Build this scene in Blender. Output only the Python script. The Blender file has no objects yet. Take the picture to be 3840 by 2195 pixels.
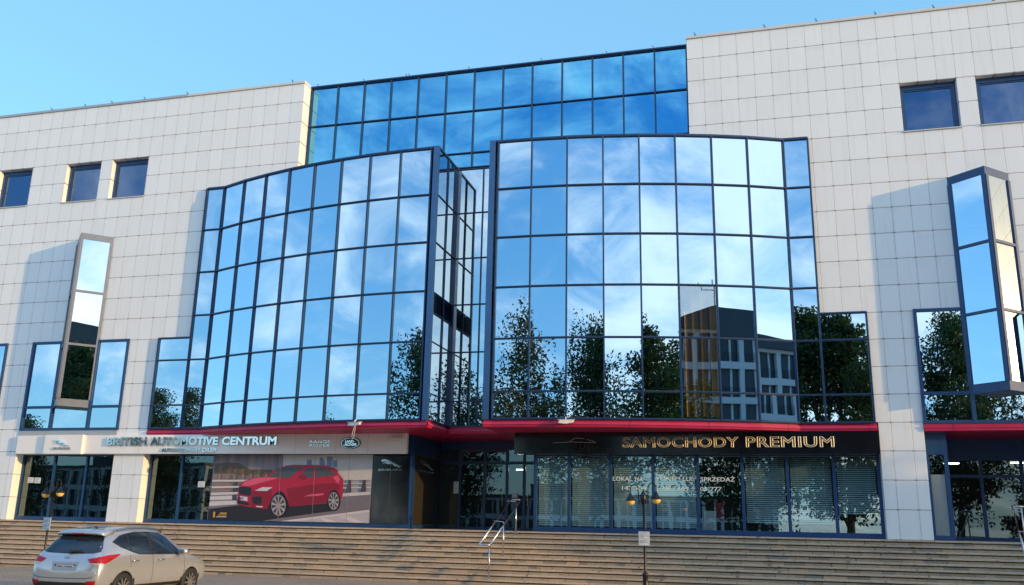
import bpy, bmesh, math, random
from mathutils import Vector, Matrix
from mathutils.bvhtree import BVHTree
from mathutils.geometry import delaunay_2d_cdt
R = math.radians
PI = math.pi
rng = random.Random(7)
SC = bpy.context.scene
COL = SC.collection

# ------------------------------------------------------------------ camera
cam_d = bpy.data.cameras.new("camera")
cam = bpy.data.objects.new("camera", cam_d)
COL.objects.link(cam)
YAW, PITCH, ROLL = R(-15.21361), R(14.52054), R(1.20243)
fw = Vector((math.sin(YAW)*math.cos(PITCH), math.cos(YAW)*math.cos(PITCH), math.sin(PITCH)))
rt = Vector((math.cos(YAW), -math.sin(YAW), 0))
up = rt.cross(fw)
rt2 = math.cos(ROLL)*rt + math.sin(ROLL)*up
up2 = -math.sin(ROLL)*rt + math.cos(ROLL)*up
M = Matrix((rt2, up2, -fw)).transposed().to_4x4()
M.translation = Vector((32.5015, -30.752, 0.1841))
cam.matrix_world = M
cam_d.sensor_width = 36
cam_d.lens = 3372.854/3840*36
cam_d.clip_start = 0.1
cam_d.clip_end = 3000
SC.camera = cam

# ------------------------------------------------------------------ sky and sun
SUN_DIR = Vector((3.5, -0.92, 0.52)).normalized()        # towards the sun, low on the right
SUN_EL = math.asin(SUN_DIR.z)
SUN_AZ = math.atan2(SUN_DIR.x, SUN_DIR.y)
world = bpy.data.worlds.new("World")
SC.world = world
world.use_nodes = True
wt = world.node_tree
wt.nodes.clear()
def wn(t, **k):
    n = wt.nodes.new(t)
    for a, b in k.items(): setattr(n, a, b)
    return n
sky = wn('ShaderNodeTexSky', sky_type='NISHITA', sun_disc=False, sun_elevation=SUN_EL, sun_rotation=SUN_AZ)
sky.air_density = 1.0; sky.dust_density = 0.6; sky.ozone_density = 2.5
tc = wn('ShaderNodeTexCoord')
sep = wn('ShaderNodeSeparateXYZ'); wt.links.new(tc.outputs['Generated'], sep.inputs[0])
def wm(op, a, b=None, c=None):
    n = wn('ShaderNodeMath', operation=op)
    for i, v in enumerate((a, b, c)):
        if v is None: continue
        if isinstance(v, (int, float)): n.inputs[i].default_value = v
        else: wt.links.new(v, n.inputs[i])
    return n.outputs[0]
zc = wm('MAXIMUM', sep.outputs['Z'], 0.0)
den = wm('ADD', zc, 0.16)
cx = wm('DIVIDE', sep.outputs['X'], den)
cy = wm('DIVIDE', sep.outputs['Y'], den)
comb = wn('ShaderNodeCombineXYZ')
# a blend between a dome-wide pattern (puffs) and a flat cloud sheet seen in perspective (wisps)
wt.links.new(wm('MULTIPLY_ADD', cx, 0.22, sep.outputs['X']), comb.inputs[0]); wt.links.new(wm('MULTIPLY_ADD', cy, 0.22, sep.outputs['Y']), comb.inputs[1]); wt.links.new(wm('MULTIPLY', sep.outputs['Z'], 1.9), comb.inputs[2])
n1 = wn('ShaderNodeTexNoise'); n1.inputs['Scale'].default_value = 3.6; n1.inputs['Detail'].default_value = 9; n1.inputs['Roughness'].default_value = 0.6; n1.inputs['Distortion'].default_value = 0.55
wt.links.new(comb.outputs[0], n1.inputs['Vector'])
n2 = wn('ShaderNodeTexNoise'); n2.inputs['Scale'].default_value = 1.3; n2.inputs['Detail'].default_value = 3
wt.links.new(comb.outputs[0], n2.inputs['Vector'])
def ramp(x, a, b):
    n = wn('ShaderNodeMapRange', interpolation_type='SMOOTHSTEP')
    n.inputs[1].default_value = a; n.inputs[2].default_value = b
    wt.links.new(x, n.inputs[0]); return n.outputs[0]
# more cloud on the sunny side (+X), none in the part of the sky over the roof (+Y)
bias = wm('MULTIPLY_ADD', sep.outputs['X'], 0.14, n1.outputs['Fac'])
bias = wm('MULTIPLY_ADD', n2.outputs['Fac'], 0.35, bias)
cl = ramp(bias, 0.55, 0.90)
cl = wm('MULTIPLY', cl, ramp(wm('MULTIPLY', sep.outputs['Y'], -1.0), -0.1, 0.25))
cl = wm('MULTIPLY', cl, 0.8)
gain = wn('ShaderNodeMix', data_type='RGBA', blend_type='MULTIPLY'); gain.inputs[0].default_value = 1
wt.links.new(sky.outputs[0], gain.inputs[6]); gain.inputs[7].default_value = (0.52, 0.60, 0.72, 1)
# clear-sky blue that the thin high haze spreads over the whole dome: deeper overhead, paler low down
clear = wn('ShaderNodeMix', data_type='RGBA'); wt.links.new(ramp(wm('MULTIPLY_ADD', sep.outputs['Y'], -0.32, sep.outputs['Z']), 0.28, 0.98), clear.inputs[0])
clear.inputs[6].default_value = (0.54, 1.27, 1.75, 1); clear.inputs[7].default_value = (0.02, 0.80, 2.0, 1)
addn = wn('ShaderNodeMix', data_type='RGBA', blend_type='ADD'); addn.inputs[0].default_value = 1
wt.links.new(gain.outputs[2], addn.inputs[6]); wt.links.new(clear.outputs[2], addn.inputs[7])
mix = wn('ShaderNodeMix', data_type='RGBA')
wt.links.new(cl, mix.inputs[0]); wt.links.new(addn.outputs[2], mix.inputs[6]); mix.inputs[7].default_value = (5.8, 5.9, 5.8, 1)
bg = wn('ShaderNodeBackground'); bg.inputs['Strength'].default_value = 0.15
wo = wn('ShaderNodeOutputWorld')
wt.links.new(mix.outputs[2], bg.inputs[0]); wt.links.new(bg.outputs[0], wo.inputs[0])

sun_d = bpy.data.lights.new("sun", 'SUN')
sun_d.energy = 2.0
sun_d.angle = R(0.53)
sun_d.color = (1.0, 0.64, 0.27)
sun = bpy.data.objects.new("sun", sun_d)
COL.objects.link(sun)
sun.rotation_euler = SUN_DIR.to_track_quat('Z', 'Y').to_euler()

vs = SC.view_settings
vs.view_transform = 'Standard'; vs.look = 'None'; vs.gamma = 1; vs.use_curve_mapping = False
vs.exposure = 1.09

# ------------------------------------------------------------------ materials
def nodemat(name):
    m = bpy.data.materials.new(name); m.use_nodes = True
    nt = m.node_tree
    b = nt.nodes['Principled BSDF']
    return m, nt, b
class G:
    """tiny node helper"""
    def __init__(s, nt): s.nt = nt
    def n(s, t, **k):
        x = s.nt.nodes.new(t)
        for a, b in k.items(): setattr(x, a, b)
        return x
    def l(s, a, b): s.nt.links.new(a, b)
    def m(s, op, a, b=None, c=None):
        x = s.n('ShaderNodeMath', operation=op)
        for i, v in enumerate((a, b, c)):
            if v is None: continue
            if isinstance(v, (int, float)): x.inputs[i].default_value = v
            else: s.l(v, x.inputs[i])
        return x.outputs[0]
    def mix(s, f, a, b, blend='MIX'):
        x = s.n('ShaderNodeMix', data_type='RGBA', blend_type=blend)
        for i, v in ((0, f), (6, a), (7, b)):
            if isinstance(v, (int, float)): x.inputs[i].default_value = v
            elif isinstance(v, tuple): x.inputs[i].default_value = (*v, 1)
            else: s.l(v, x.inputs[i])
        return x.outputs[2]
    def noise(s, scale, vec=None, detail=4, rough=.5, dist=0):
        x = s.n('ShaderNodeTexNoise')
        x.inputs['Scale'].default_value = scale; x.inputs['Detail'].default_value = detail
        x.inputs['Roughness'].default_value = rough; x.inputs['Distortion'].default_value = dist
        if vec is not None: s.l(vec, x.inputs['Vector'])
        return x.outputs['Fac']
    def scale(s, vec, sc):
        x = s.n('ShaderNodeVectorMath', operation='MULTIPLY'); s.l(vec, x.inputs[0]); x.inputs[1].default_value = sc
        return x.outputs[0]
    def step(s, x, a, b):
        r = s.n('ShaderNodeMapRange', interpolation_type='SMOOTHSTEP')
        r.inputs[1].default_value = a; r.inputs[2].default_value = b
        s.l(x, r.inputs[0]); return r.outputs[0]
    def bump(s, h, dist, strength=1.0):
        x = s.n('ShaderNodeBump'); x.inputs['Strength'].default_value = strength; x.inputs['Distance'].default_value = dist
        s.l(h, x.inputs['Height']); return x.outputs[0]
def pos(g): return g.n('ShaderNodeNewGeometry').outputs['Position']
def objc(g): return g.n('ShaderNodeTexCoord').outputs['Object']

def plain(name, col, rough=.5, metal=0, var=0.12, vscale=3.0, spec=0.5, bump=0, coat=0):
    """a real material: base colour with soft mottling and uneven gloss"""
    m, nt, b = nodemat(name); g = G(nt)
    c = objc(g)
    f = g.noise(vscale, c, 5, .6)
    k = g.m('MULTIPLY_ADD', f, 2*var, 1-var)
    x = g.n('ShaderNodeVectorMath', operation='SCALE'); x.inputs[0].default_value = col; g.l(k, x.inputs[3])
    g.l(x.outputs[0], b.inputs['Base Color'])
    g.l(g.m('MULTIPLY_ADD', g.noise(vscale*2.3, c, 3), .2, max(0, rough-.1)), b.inputs['Roughness'])
    b.inputs['Metallic'].default_value = metal
    b.inputs['Specular IOR Level'].default_value = spec
    if coat: b.inputs['Coat Weight'].default_value = coat; b.inputs['Coat Roughness'].default_value = .04
    if bump: g.l(g.bump(g.noise(vscale*8, c, 4), bump), b.inputs['Normal'])
    return m

H = 0.898637          # height of one cladding row
def ZR(r): return H*(20-r)
CX = 22.83            # symmetry axis of the facade
def mx(x): return 2*CX - x

def panel_mat(name, off):
    m, nt, b = nodemat(name); g = G(nt)
    p = pos(g); s = g.n('ShaderNodeSeparateXYZ'); g.l(p, s.inputs[0])
    nrm = g.n('ShaderNodeNewGeometry').outputs['Normal']
    sn = g.n('ShaderNodeSeparateXYZ'); g.l(nrm, sn.inputs[0])
    side = g.m('GREATER_THAN', g.m('ABSOLUTE', sn.outputs['X']), .5)
    u = g.m('DIVIDE', g.m('SUBTRACT', s.outputs['X'], off), .6)
    v = g.m('DIVIDE', s.outputs['Z'], H)
    def dist(t): return g.m('SUBTRACT', .5, g.m('ABSOLUTE', g.m('SUBTRACT', g.m('FRACT', t), .5)))
    du = g.m('MULTIPLY', dist(u), .6); dv = g.m('MULTIPLY', dist(v), H)
    lu = g.m('SUBTRACT', 1, g.step(du, .004, .012))
    lu = g.m('MULTIPLY', lu, g.m('SUBTRACT', 1, side))
    lv = g.m('SUBTRACT', 1, g.step(dv, .006, .016))
    cell = g.n('ShaderNodeCombineXYZ'); g.l(g.m('FLOOR', u), cell.inputs[0]); g.l(g.m('FLOOR', v), cell.inputs[2])
    wnz = g.n('ShaderNodeTexWhiteNoise'); g.l(cell.outputs[0], wnz.inputs[0])
    base = g.mix(wnz.outputs['Value'], (.78, .792, .782), (.82, .832, .822))
    streak = g.noise(1, g.scale(p, (7, 7, .35)), 4, .6)
    base = g.mix(g.m('MULTIPLY', g.step(streak, .50, .8), .22), base, (.52, .48, .41))
    # run-off below each horizontal joint and corner marks at the fixings
    low = g.m('MULTIPLY', g.step(g.m('FRACT', v), .55, 1.0), g.step(g.noise(2.2, p, 4), .45, .7))
    base = g.mix(g.m('MULTIPLY', low, .13), base, (.50, .43, .34))
    fix = g.m('MULTIPLY', g.m('SUBTRACT', 1, g.step(du, .02, .07)), g.m('SUBTRACT', 1, g.step(dv, .012, .035)))
    base = g.mix(g.m('MULTIPLY', fix, .55), base, (.22, .13, .09))
    base = g.mix(g.m('MULTIPLY', lu, g.m('MULTIPLY_ADD', g.noise(1.3, p, 3), .9, .12)), base, (.30, .245, .19))
    base = g.mix(g.m('MULTIPLY', lv, .66), base, (.09, .075, .07))
    g.l(base, b.inputs['Base Color'])
    b.inputs['Roughness'].default_value = .42
    b.inputs['Specular IOR Level'].default_value = .35
    # tiny out-of-plane tilt of each panel, plus the joint groove
    hh = g.m('MULTIPLY', g.m('MAXIMUM', lu, lv), -1.0)
    wob = g.noise(.9, p, 2)
    hh = g.m('ADD', hh, g.m('MULTIPLY', wob, .35))
    g.l(g.bump(hh, .006), b.inputs['Normal'])
    return m

def mirror_glass(name, tint=(.60, .80, .96), fac=.80, trans=(.16, .22, .25), wob=.0012):
    m, nt, b = nodemat(name); g = G(nt)
    nt.nodes.remove(b)
    out = nt.nodes['Material Output']
    p = pos(g)
    gl = g.n('ShaderNodeBsdfGlossy'); gl.inputs['Roughness'].default_value = 0.0
    dirt = g.noise(1.1, g.scale(p, (1, 1, .3)), 4, .6)
    g.l(g.mix(g.m('MULTIPLY', g.step(dirt, .45, .8), .10), tint, (.86, .86, .84)), gl.inputs['Color'])
    g.l(g.bump(g.noise(.75, p, 1), wob), gl.inputs['Normal'])
    tr = g.n('ShaderNodeBsdfTransparent'); tr.inputs['Color'].default_value = (*trans, 1)
    mx_ = g.n('ShaderNodeMixShader')
    mx_.inputs[0].default_value = fac
    g.l(tr.outputs[0], mx_.inputs[1]); g.l(gl.outputs[0], mx_.inputs[2])
    g.l(mx_.outputs[0], out.inputs[0])
    return m

def stone_mat(name, riser=True):
    m, nt, b = nodemat(name); g = G(nt)
    p = pos(g); s = g.n('ShaderNodeSeparateXYZ'); g.l(p, s.inputs[0])
    cell = g.n('ShaderNodeCombineXYZ')
    row = g.m('FLOOR', g.m('DIVIDE', g.m('ADD', s.outputs['Z'], .001 if riser else .03), .16))
    wr = g.n('ShaderNodeTexWhiteNoise', noise_dimensions='1D'); g.l(row, wr.inputs['W'])
    uu = g.m('ADD', g.m('DIVIDE', s.outputs['X'], .40 if riser else 1.25), g.m('MULTIPLY', wr.outputs['Value'], 7))
    # uneven block lengths
    uu = g.m('ADD', uu, g.m('MULTIPLY', g.m('SINE', g.m('MULTIPLY', uu, 2.2)), .33))
    g.l(g.m('FLOOR', uu), cell.inputs[0]); g.l(row, cell.inputs[1])
    w = g.n('ShaderNodeTexWhiteNoise'); g.l(cell.outputs[0], w.inputs[0])
    cr = g.n('ShaderNodeValToRGB'); g.l(w.outputs['Value'], cr.inputs[0])
    e = cr.color_ramp.elements
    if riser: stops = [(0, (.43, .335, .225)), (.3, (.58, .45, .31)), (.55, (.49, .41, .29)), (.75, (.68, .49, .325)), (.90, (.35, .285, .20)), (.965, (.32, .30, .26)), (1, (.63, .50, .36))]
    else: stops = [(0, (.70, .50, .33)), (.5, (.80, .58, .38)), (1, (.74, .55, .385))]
    e[0].position, e[0].color = stops[0][0], (*stops[0][1], 1)
    e[1].position, e[1].color = stops[-1][0], (*stops[-1][1], 1)
    for ps, c in stops[1:-1]:
        q = e.new(ps); q.color = (*c, 1)
    col = cr.outputs[0]
    grain = g.noise(26, p, 6, .7); spk = g.noise(60, p, 2)
    col = g.mix(g.m('MULTIPLY_ADD', grain, 1.5, -.35), g.mix(.45, col, (.06, .05, .045)), col)
    col = g.mix(g.m('MULTIPLY', g.step(spk, .62, .72), .45), col, (.58, .52, .44))
    big = g.noise(.55, g.scale(p, (1, .6, 2)), 4)
    col = g.mix(g.m('MULTIPLY', g.step(big, .5, .72), .35), col, (.30, .25, .20))
    du = g.m('SUBTRACT', .5, g.m('ABSOLUTE', g.m('SUBTRACT', g.m('FRACT', uu), .5)))
    joint = g.m('SUBTRACT', 1, g.step(du, .004, .018))
    col = g.mix(g.m('MULTIPLY', joint, .7), col, (.055, .045, .04))
    moss = g.m('MULTIPLY', g.step(g.noise(4, g.scale(p, (1, 1, 3)), 5, .65), .60, .72), .6)
    col = g.mix(moss, col, (.085, .085, .035))
    g.l(col, b.inputs['Base Color'])
    b.inputs['Roughness'].default_value = .75 if riser else .6
    b.inputs['Specular IOR Level'].default_value = .3
    g.l(g.bump(g.m('ADD', grain, g.m('MULTIPLY', joint, -1)), .008), b.inputs['Normal'])
    return m

def paving_mat(name):
    m, nt, b = nodemat(name); g = G(nt)
    p = pos(g)
    br = g.n('ShaderNodeTexBrick'); g.l(p, br.inputs['Vector'])
    br.inputs['Scale'].default_value = 1.0
    br.inputs['Brick Width'].default_value = .2; br.inputs['Row Height'].default_value = .1; br.inputs['Mortar Size'].default_value = .006
    br.inputs['Color1'].default_value = (.46, .31, .20, 1); br.inputs['Color2'].default_value = (.55, .38, .25, 1); br.inputs['Mortar'].default_value = (.13, .105, .085, 1)
    col = g.mix(g.m('MULTIPLY', g.step(g.noise(.7, p, 5, .6), .42, .7), .35), br.outputs['Color'], (.20, .17, .145))
    col = g.mix(g.m('MULTIPLY', g.noise(18, p, 4), .35), col, (.17, .14, .115))
    g.l(col, b.inputs['Base Color']); b.inputs['Roughness'].default_value = .85
    g.l(g.bump(g.noise(30, p, 4), .01), b.inputs['Normal'])
    return m

def leaf_mat(name, c1, c2, c3):
    m, nt, b = nodemat(name); g = G(nt)
    p = pos(g)
    cl = g.n('ShaderNodeTexWhiteNoise'); g.l(g.n('ShaderNodeNewGeometry').outputs['Random Per Island'], cl.inputs[0])
    f = g.noise(.55, p, 3)
    col = g.mix(g.step(f, .35, .65), c1, c2)
    col = g.mix(g.m('MULTIPLY', g.step(cl.outputs['Value'], .6, 1.0), .8), col, c3)
    g.l(col, b.inputs['Base Color']); b.inputs['Roughness'].default_value = .55
    tl = g.n('ShaderNodeBsdfTranslucent'); g.l(col, tl.inputs[0])
    ms = g.n('ShaderNodeMixShader'); ms.inputs[0].default_value = .42
    g.l(b.outputs[0], ms.inputs[1]); g.l(tl.outputs[0], ms.inputs[2])
    g.l(ms.outputs[0], nt.nodes['Material Output'].inputs[0])
    return m

def emit_mat(name, col, st):
    m, nt, b = nodemat(name)
    b.inputs['Base Color'].default_value = (.8, .8, .8, 1)
    b.inputs['Emission Color'].default_value = (*col, 1); b.inputs['Emission Strength'].default_value = st
    return m

MT = {}
MT['panelL'] = panel_mat("cladding_west", 0.0)
MT['panelR'] = panel_mat("cladding_east", 30.67)
MT['cap'] = plain("parapet_metal", (.42, .42, .41), .4, .3)
MT['cap_w'] = plain("parapet_white", (.62, .60, .56), .5)
MT['frame'] = plain("blue_frame", (.013, .045, .125), .32, 0, .25, 2)
MT['frame_l'] = plain("blue_post", (.045, .12, .26), .3, .35, .2, 1.2)
MT['frame_g'] = plain("grey_bay_metal", (.17, .19, .23), .35, .6, .15)
MT['wframe'] = plain("window_frame_blue", (.012, .055, .16), .35, 0, .2)
MT['gl'] = mirror_glass("coated_glass", (.545, .73, .86))
MT['gl_side'] = mirror_glass("side_glass", (.58, .68, .74), .90, (.2, .25, .28))
MT['gl_hi'] = mirror_glass("coated_glass_blue", (.12, .44, .70), .85)
MT['gl_dk'] = mirror_glass("dark_window_glass", (.13, .19, .31), .75, (.1, .1, .13))
MT['gl_shop'] = mirror_glass("shop_glass", (.75, .9, .95), .32, (.80, .95, .95), .002)
MT['gl_shop_dk'] = mirror_glass("dark_shop_glass", (.65, .85, .92), .17, (.40, .55, .56), .002)
MT['gl_ent'] = mirror_glass("entrance_glass", (.7, .85, .9), .13, (.55, .65, .65), .002)
MT['gl_clear'] = mirror_glass("clear_bay_glass", (.7, .85, .95), .42, (.85, .85, .8))
MT['gl_bay'] = mirror_glass("bay_glass", (.72, .80, .80), .85, (.2, .2, .2))
MT['red'] = plain("red_cladding", (.55, .012, .09), .38, 0, .12, 1.5)
def fascia_mat():
    m, nt, b = nodemat("red_fascia"); g = G(nt)
    p = pos(g); s = g.n('ShaderNodeSeparateXYZ'); g.l(p, s.inputs[0])
    fx = g.m('FRACT', g.m('DIVIDE', g.m('SUBTRACT', s.outputs['X'], 11.4), 2.46))
    d = g.m('MULTIPLY', g.m('SUBTRACT', .5, g.m('ABSOLUTE', g.m('SUBTRACT', fx, .5))), 2.46)
    col = g.mix(g.m('MULTIPLY_ADD', g.noise(1.2, p, 5, .6), .9, -.15), (.42, .010, .062), (.58, .016, .10))
    col = g.mix(g.m('MULTIPLY', g.step(g.noise(1, g.scale(p, (5, 5, .6)), 4), .5, .8), .3), col, (.30, .06, .07))
    col = g.mix(g.m('SUBTRACT', 1, g.step(d, .006, .014)), col, (.06, .004, .012))
    g.l(col, b.inputs['Base Color']); g.l(g.m('MULTIPLY_ADD', g.noise(3, p, 3), .3, .28), b.inputs['Roughness'])
    return m
MT['red'] = fascia_mat()
MT['black_sign'] = plain("gloss_black", (.006, .007, .012), .08, 0, .3, 1, .6)
MT['sign'] = plain("sign_board_white", (.86, .82, .76), .45, 0, .06, 1.5)
MT['steel'] = plain("brushed_steel", (.62, .60, .57), .22, 1.0, .08, 6)
MT['letter'] = plain("polished_letter", (.72, .73, .75), .10, 1.0, .05)
MT['gold'] = plain("gold_strip", (1.0, .86, .60), .35, .15, .15, 9)
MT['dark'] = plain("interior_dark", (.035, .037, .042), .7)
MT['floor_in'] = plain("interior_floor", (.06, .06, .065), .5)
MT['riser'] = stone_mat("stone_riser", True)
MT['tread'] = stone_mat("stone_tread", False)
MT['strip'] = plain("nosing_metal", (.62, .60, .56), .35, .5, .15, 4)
MT['paving'] = paving_mat("block_paving")
MT['black'] = plain("black_iron", (.012, .011, .011), .35, .2, .3, 6)
MT['paper'] = plain("paper", (.72, .74, .76), .6, 0, .05)
MT['ink'] = plain("print_ink", (.06, .06, .08), .6)
MT['white_pl'] = plain("white_plastic", (.70, .69, .66), .35, 0, .15)
def globe_mat():
    m, nt, b = nodemat("amber_globe"); g = G(nt)
    b.inputs['Base Color'].default_value = (.85, .55, .13, 1); b.inputs['Roughness'].default_value = .25
    b.inputs['Subsurface Weight'].default_value = .3; b.inputs['Subsurface Radius'].default_value = (.05, .03, .01)
    return m
MT['globe'] = globe_mat()
MT['lamp_on'] = emit_mat("lit_tube", (1, .93, .8), 9)
MT['yellow'] = plain("yellow_fabric", (.75, .42, .05), .7)
MT['blind'] = plain("blind_slat", (.46, .56, .60), .4)
MT['frost'] = plain("frosted_film", (.20, .25, .27), .5)
MT['cabinet'] = plain("white_cabinet", (.75, .78, .80), .4)
MT['redp'] = plain("red_panel", (.62, .03, .06), .5)

# ------------------------------------------------------------------ mesh helpers
def tag(o, label=None, cat=None, group=None, kind=None):
    if label: o['label'] = label
    if cat: o['category'] = cat
    if group: o['group'] = group
    if kind: o['kind'] = kind
    return o
def empty(name, loc, rz=0, label=None, cat=None, group=None):
    o = bpy.data.objects.new(name, None); COL.objects.link(o)
    o.location = loc; o.rotation_euler = (0, 0, rz); o.empty_display_size = .3
    return tag(o, label, cat, group)
def root_of(o):
    while o.parent: o = o.parent
    return o
class MB:
    def __init__(s): s.v = []; s.f = []; s.mi = []
    def quad(s, a, b, c, d, mi=0):
        n = len(s.v); s.v += [tuple(a), tuple(b), tuple(c), tuple(d)]; s.f.append((n, n+1, n+2, n+3)); s.mi.append(mi)
    def poly(s, pts, mi=0):
        n = len(s.v); s.v += [tuple(p) for p in pts]; s.f.append(tuple(range(n, n+len(pts)))); s.mi.append(mi)
    def box(s, x0, x1, y0, y1, z0, z1, mi=0):
        n = len(s.v)
        s.v += [(x0,y0,z0),(x1,y0,z0),(x1,y1,z0),(x0,y1,z0),(x0,y0,z1),(x1,y0,z1),(x1,y1,z1),(x0,y1,z1)]
        for f in ((0,3,2,1),(4,5,6,7),(0,1,5,4),(1,2,6,5),(2,3,7,6),(3,0,4,7)):
            s.f.append(tuple(n+i for i in f)); s.mi.append(mi)
    def bar(s, p, q, w, d, side, out, mi=0):
        """box along p->q; w across 'side', d along 'out' (centred)"""
        p, q, sd, ot = Vector(p), Vector(q), Vector(side).normalized()*w/2, Vector(out).normalized()*d/2
        n = len(s.v)
        for c in (p, q):
            for a, b in ((-1,-1),(1,-1),(1,1),(-1,1)): s.v.append(tuple(c+sd*a+ot*b))
        for f in ((0,1,2,3),(7,6,5,4),(0,4,5,1),(1,5,6,2),(2,6,7,3),(3,7,4,0)):
            s.f.append(tuple(n+i for i in f)); s.mi.append(mi)
    def tube(s, pts, r, n=8, mi=0, cap=True):
        pts = [Vector(p) for p in pts]; rs = r if isinstance(r, (list, tuple)) else [r]*len(pts)
        base = len(s.v); ref = Vector((0, 0, 1))
        for i, p in enumerate(pts):
            t = (pts[min(i+1, len(pts)-1)] - pts[max(i-1, 0)]).normalized()
            a = t.cross(ref)
            if a.length < 1e-3: a = t.cross(Vector((1, 0, 0)))
            a.normalize(); b = t.cross(a)
            for k in range(n):
                an = 2*PI*k/n
                s.v.append(tuple(p + (a*math.cos(an) + b*math.sin(an))*rs[i]))
        for i in range(len(pts)-1):
            for k in range(n):
                s.f.append((base+i*n+k, base+i*n+(k+1)%n, base+(i+1)*n+(k+1)%n, base+(i+1)*n+k)); s.mi.append(mi)
        if cap:
            s.f.append(tuple(base+k for k in range(n))[::-1]); s.mi.append(mi)
            s.f.append(tuple(base+(len(pts)-1)*n+k for k in range(n))); s.mi.append(mi)
    def lathe(s, prof, c, n=20, mi=0, axis='z'):
        """prof: list of (radius, height) about centre c"""
        base = len(s.v); c = Vector(c)
        for r, h in prof:
            for k in range(n):
                a = 2*PI*k/n
                if axis == 'z': s.v.append(tuple(c+Vector((r*math.cos(a), r*math.sin(a), h))))
                else: s.v.append(tuple(c+Vector((r*math.cos(a), h, r*math.sin(a)))))
        for i in range(len(prof)-1):
            for k in range(n):
                f = (base+i*n+k, base+i*n+(k+1)%n, base+(i+1)*n+(k+1)%n, base+(i+1)*n+k)
                s.f.append(f if axis == 'z' else f[::-1]); s.mi.append(mi)
    def prism(s, pts, n, d, mi=0):
        """extrude polygon pts (3-D, planar) along n by d, closed"""
        off = Vector(n).normalized()*d; k = len(pts); b = len(s.v)
        s.v += [tuple(p) for p in pts] + [tuple(Vector(p)+off) for p in pts]
        s.f.append(tuple(range(b, b+k))); s.mi.append(mi)
        s.f.append(tuple(range(b+k, b+2*k))[::-1]); s.mi.append(mi)
        for i in range(k):
            j = (i+1) % k; s.f.append((b+j, b+i, b+k+i, b+k+j)); s.mi.append(mi)
    def build(s, name, mats, parent=None, smooth=False, local=False, recalc=True, bevel=0):
        me = bpy.data.meshes.new(name)
        off = Vector((0, 0, 0))
        if parent is not None and not local: off = root_of(parent).location.copy()
        me.from_pydata([tuple(Vector(v)-off) for v in s.v], [], s.f)
        if not isinstance(mats, (list, tuple)): mats = [mats]
        for m in mats: me.materials.append(m)
        for p, i in zip(me.polygons, s.mi): p.material_index = i
        if recalc:
            bm = bmesh.new(); bm.from_mesh(me)
            bmesh.ops.recalc_face_normals(bm, faces=bm.faces); bm.to_mesh(me); bm.free()
        if smooth:
            for p in me.polygons: p.use_smooth = True
        o = bpy.data.objects.new(name, me); COL.objects.link(o)
        if parent is not None: o.parent = parent
        if bevel:
            md = o.modifiers.new("bevel", 'BEVEL'); md.width = bevel; md.segments = 2; md.limit_method = 'ANGLE'
        return o
def copy_tree(o, parent=None):
    c = o.copy(); COL.objects.link(c)
    if parent is not None: c.parent = parent
    for ch in list(o.children): copy_tree(ch, c)
    return c

def text_bm(txt, x0, x1, z0, z1, y, depth=.02, bold=0.0, outline=0.0, italic=0.0, plane='xz', spacing=1.0):
    """letters as an MB filling x0..x1, z0..z1 on the plane Y = y, facing -Y (or X = y facing +X for plane 'yz')"""
    cu = bpy.data.curves.new("letters", 'FONT'); cu.body = txt; cu.size = 1; cu.offset = bold; cu.shear = italic
    cu.space_character = spacing
    if outline:
        cu.fill_mode = 'NONE'; cu.bevel_depth = outline; cu.bevel_resolution = 0
    else:
        cu.extrude = .5; cu.fill_mode = 'BOTH'
    cu.resolution_u = 3
    o = bpy.data.objects.new("letters", cu); COL.objects.link(o)
    bpy.context.view_layer.update()
    dg = bpy.context.evaluated_depsgraph_get()
    me = bpy.data.meshes.new_from_object(o.evaluated_get(dg))
    vs_ = [v.co.copy() for v in me.vertices]; fs = [tuple(p.vertices) for p in me.polygons]
    bpy.data.objects.remove(o); bpy.data.curves.remove(cu); bpy.data.meshes.remove(me)
    ax0 = min(v.x for v in vs_); ax1 = max(v.x for v in vs_); ay0 = min(v.y for v in vs_); ay1 = max(v.y for v in vs_)
    az0 = min(v.z for v in vs_); az1 = max(v.z for v in vs_)
    mb = MB()
    for v in vs_:
        a = x0 + (v.x-ax0)/(ax1-ax0)*(x1-x0); b = z0 + (v.y-ay0)/(ay1-ay0)*(z1-z0)
        t = (v.z-az0)/max(1e-6, az1-az0)*depth
        mb.v.append((a, y-t, b) if plane == 'xz' else (y+t, a, b))
    mb.f = fs; mb.mi = [0]*len(fs)
    return mb
# ------------------------------------------------------------------ ground and stairs
GZ = -1.6
g_ = MB(); g_.quad((-900,-900,GZ),(900,-900,GZ),(900,900,GZ),(-900,900,GZ))
ground = g_.build("ground", MT['paving']); ground['kind'] = 'structure'
stairs = empty("stone_stairs", (22.83, -3, GZ), 0, "wide flight of ten brown stone steps along the foot of the building", "stairs")
SX0, SX1 = -14, 60
for k in range(10):
    z = -.16*k; yn = -(.5+.28*k)
    t = MB(); t.box(SX0, SX1, yn-.015, yn+.36 if k else 9.0, z-.05, z)
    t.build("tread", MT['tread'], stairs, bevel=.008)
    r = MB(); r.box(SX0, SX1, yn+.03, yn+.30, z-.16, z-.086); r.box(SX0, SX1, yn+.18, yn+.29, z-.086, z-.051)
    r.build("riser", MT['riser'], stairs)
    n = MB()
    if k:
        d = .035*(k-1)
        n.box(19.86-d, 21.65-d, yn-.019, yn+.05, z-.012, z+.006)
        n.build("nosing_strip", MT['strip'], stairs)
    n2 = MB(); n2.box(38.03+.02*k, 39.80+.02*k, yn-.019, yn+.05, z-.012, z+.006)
    n2.build("nosing_strip", MT['strip'], stairs)

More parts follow.
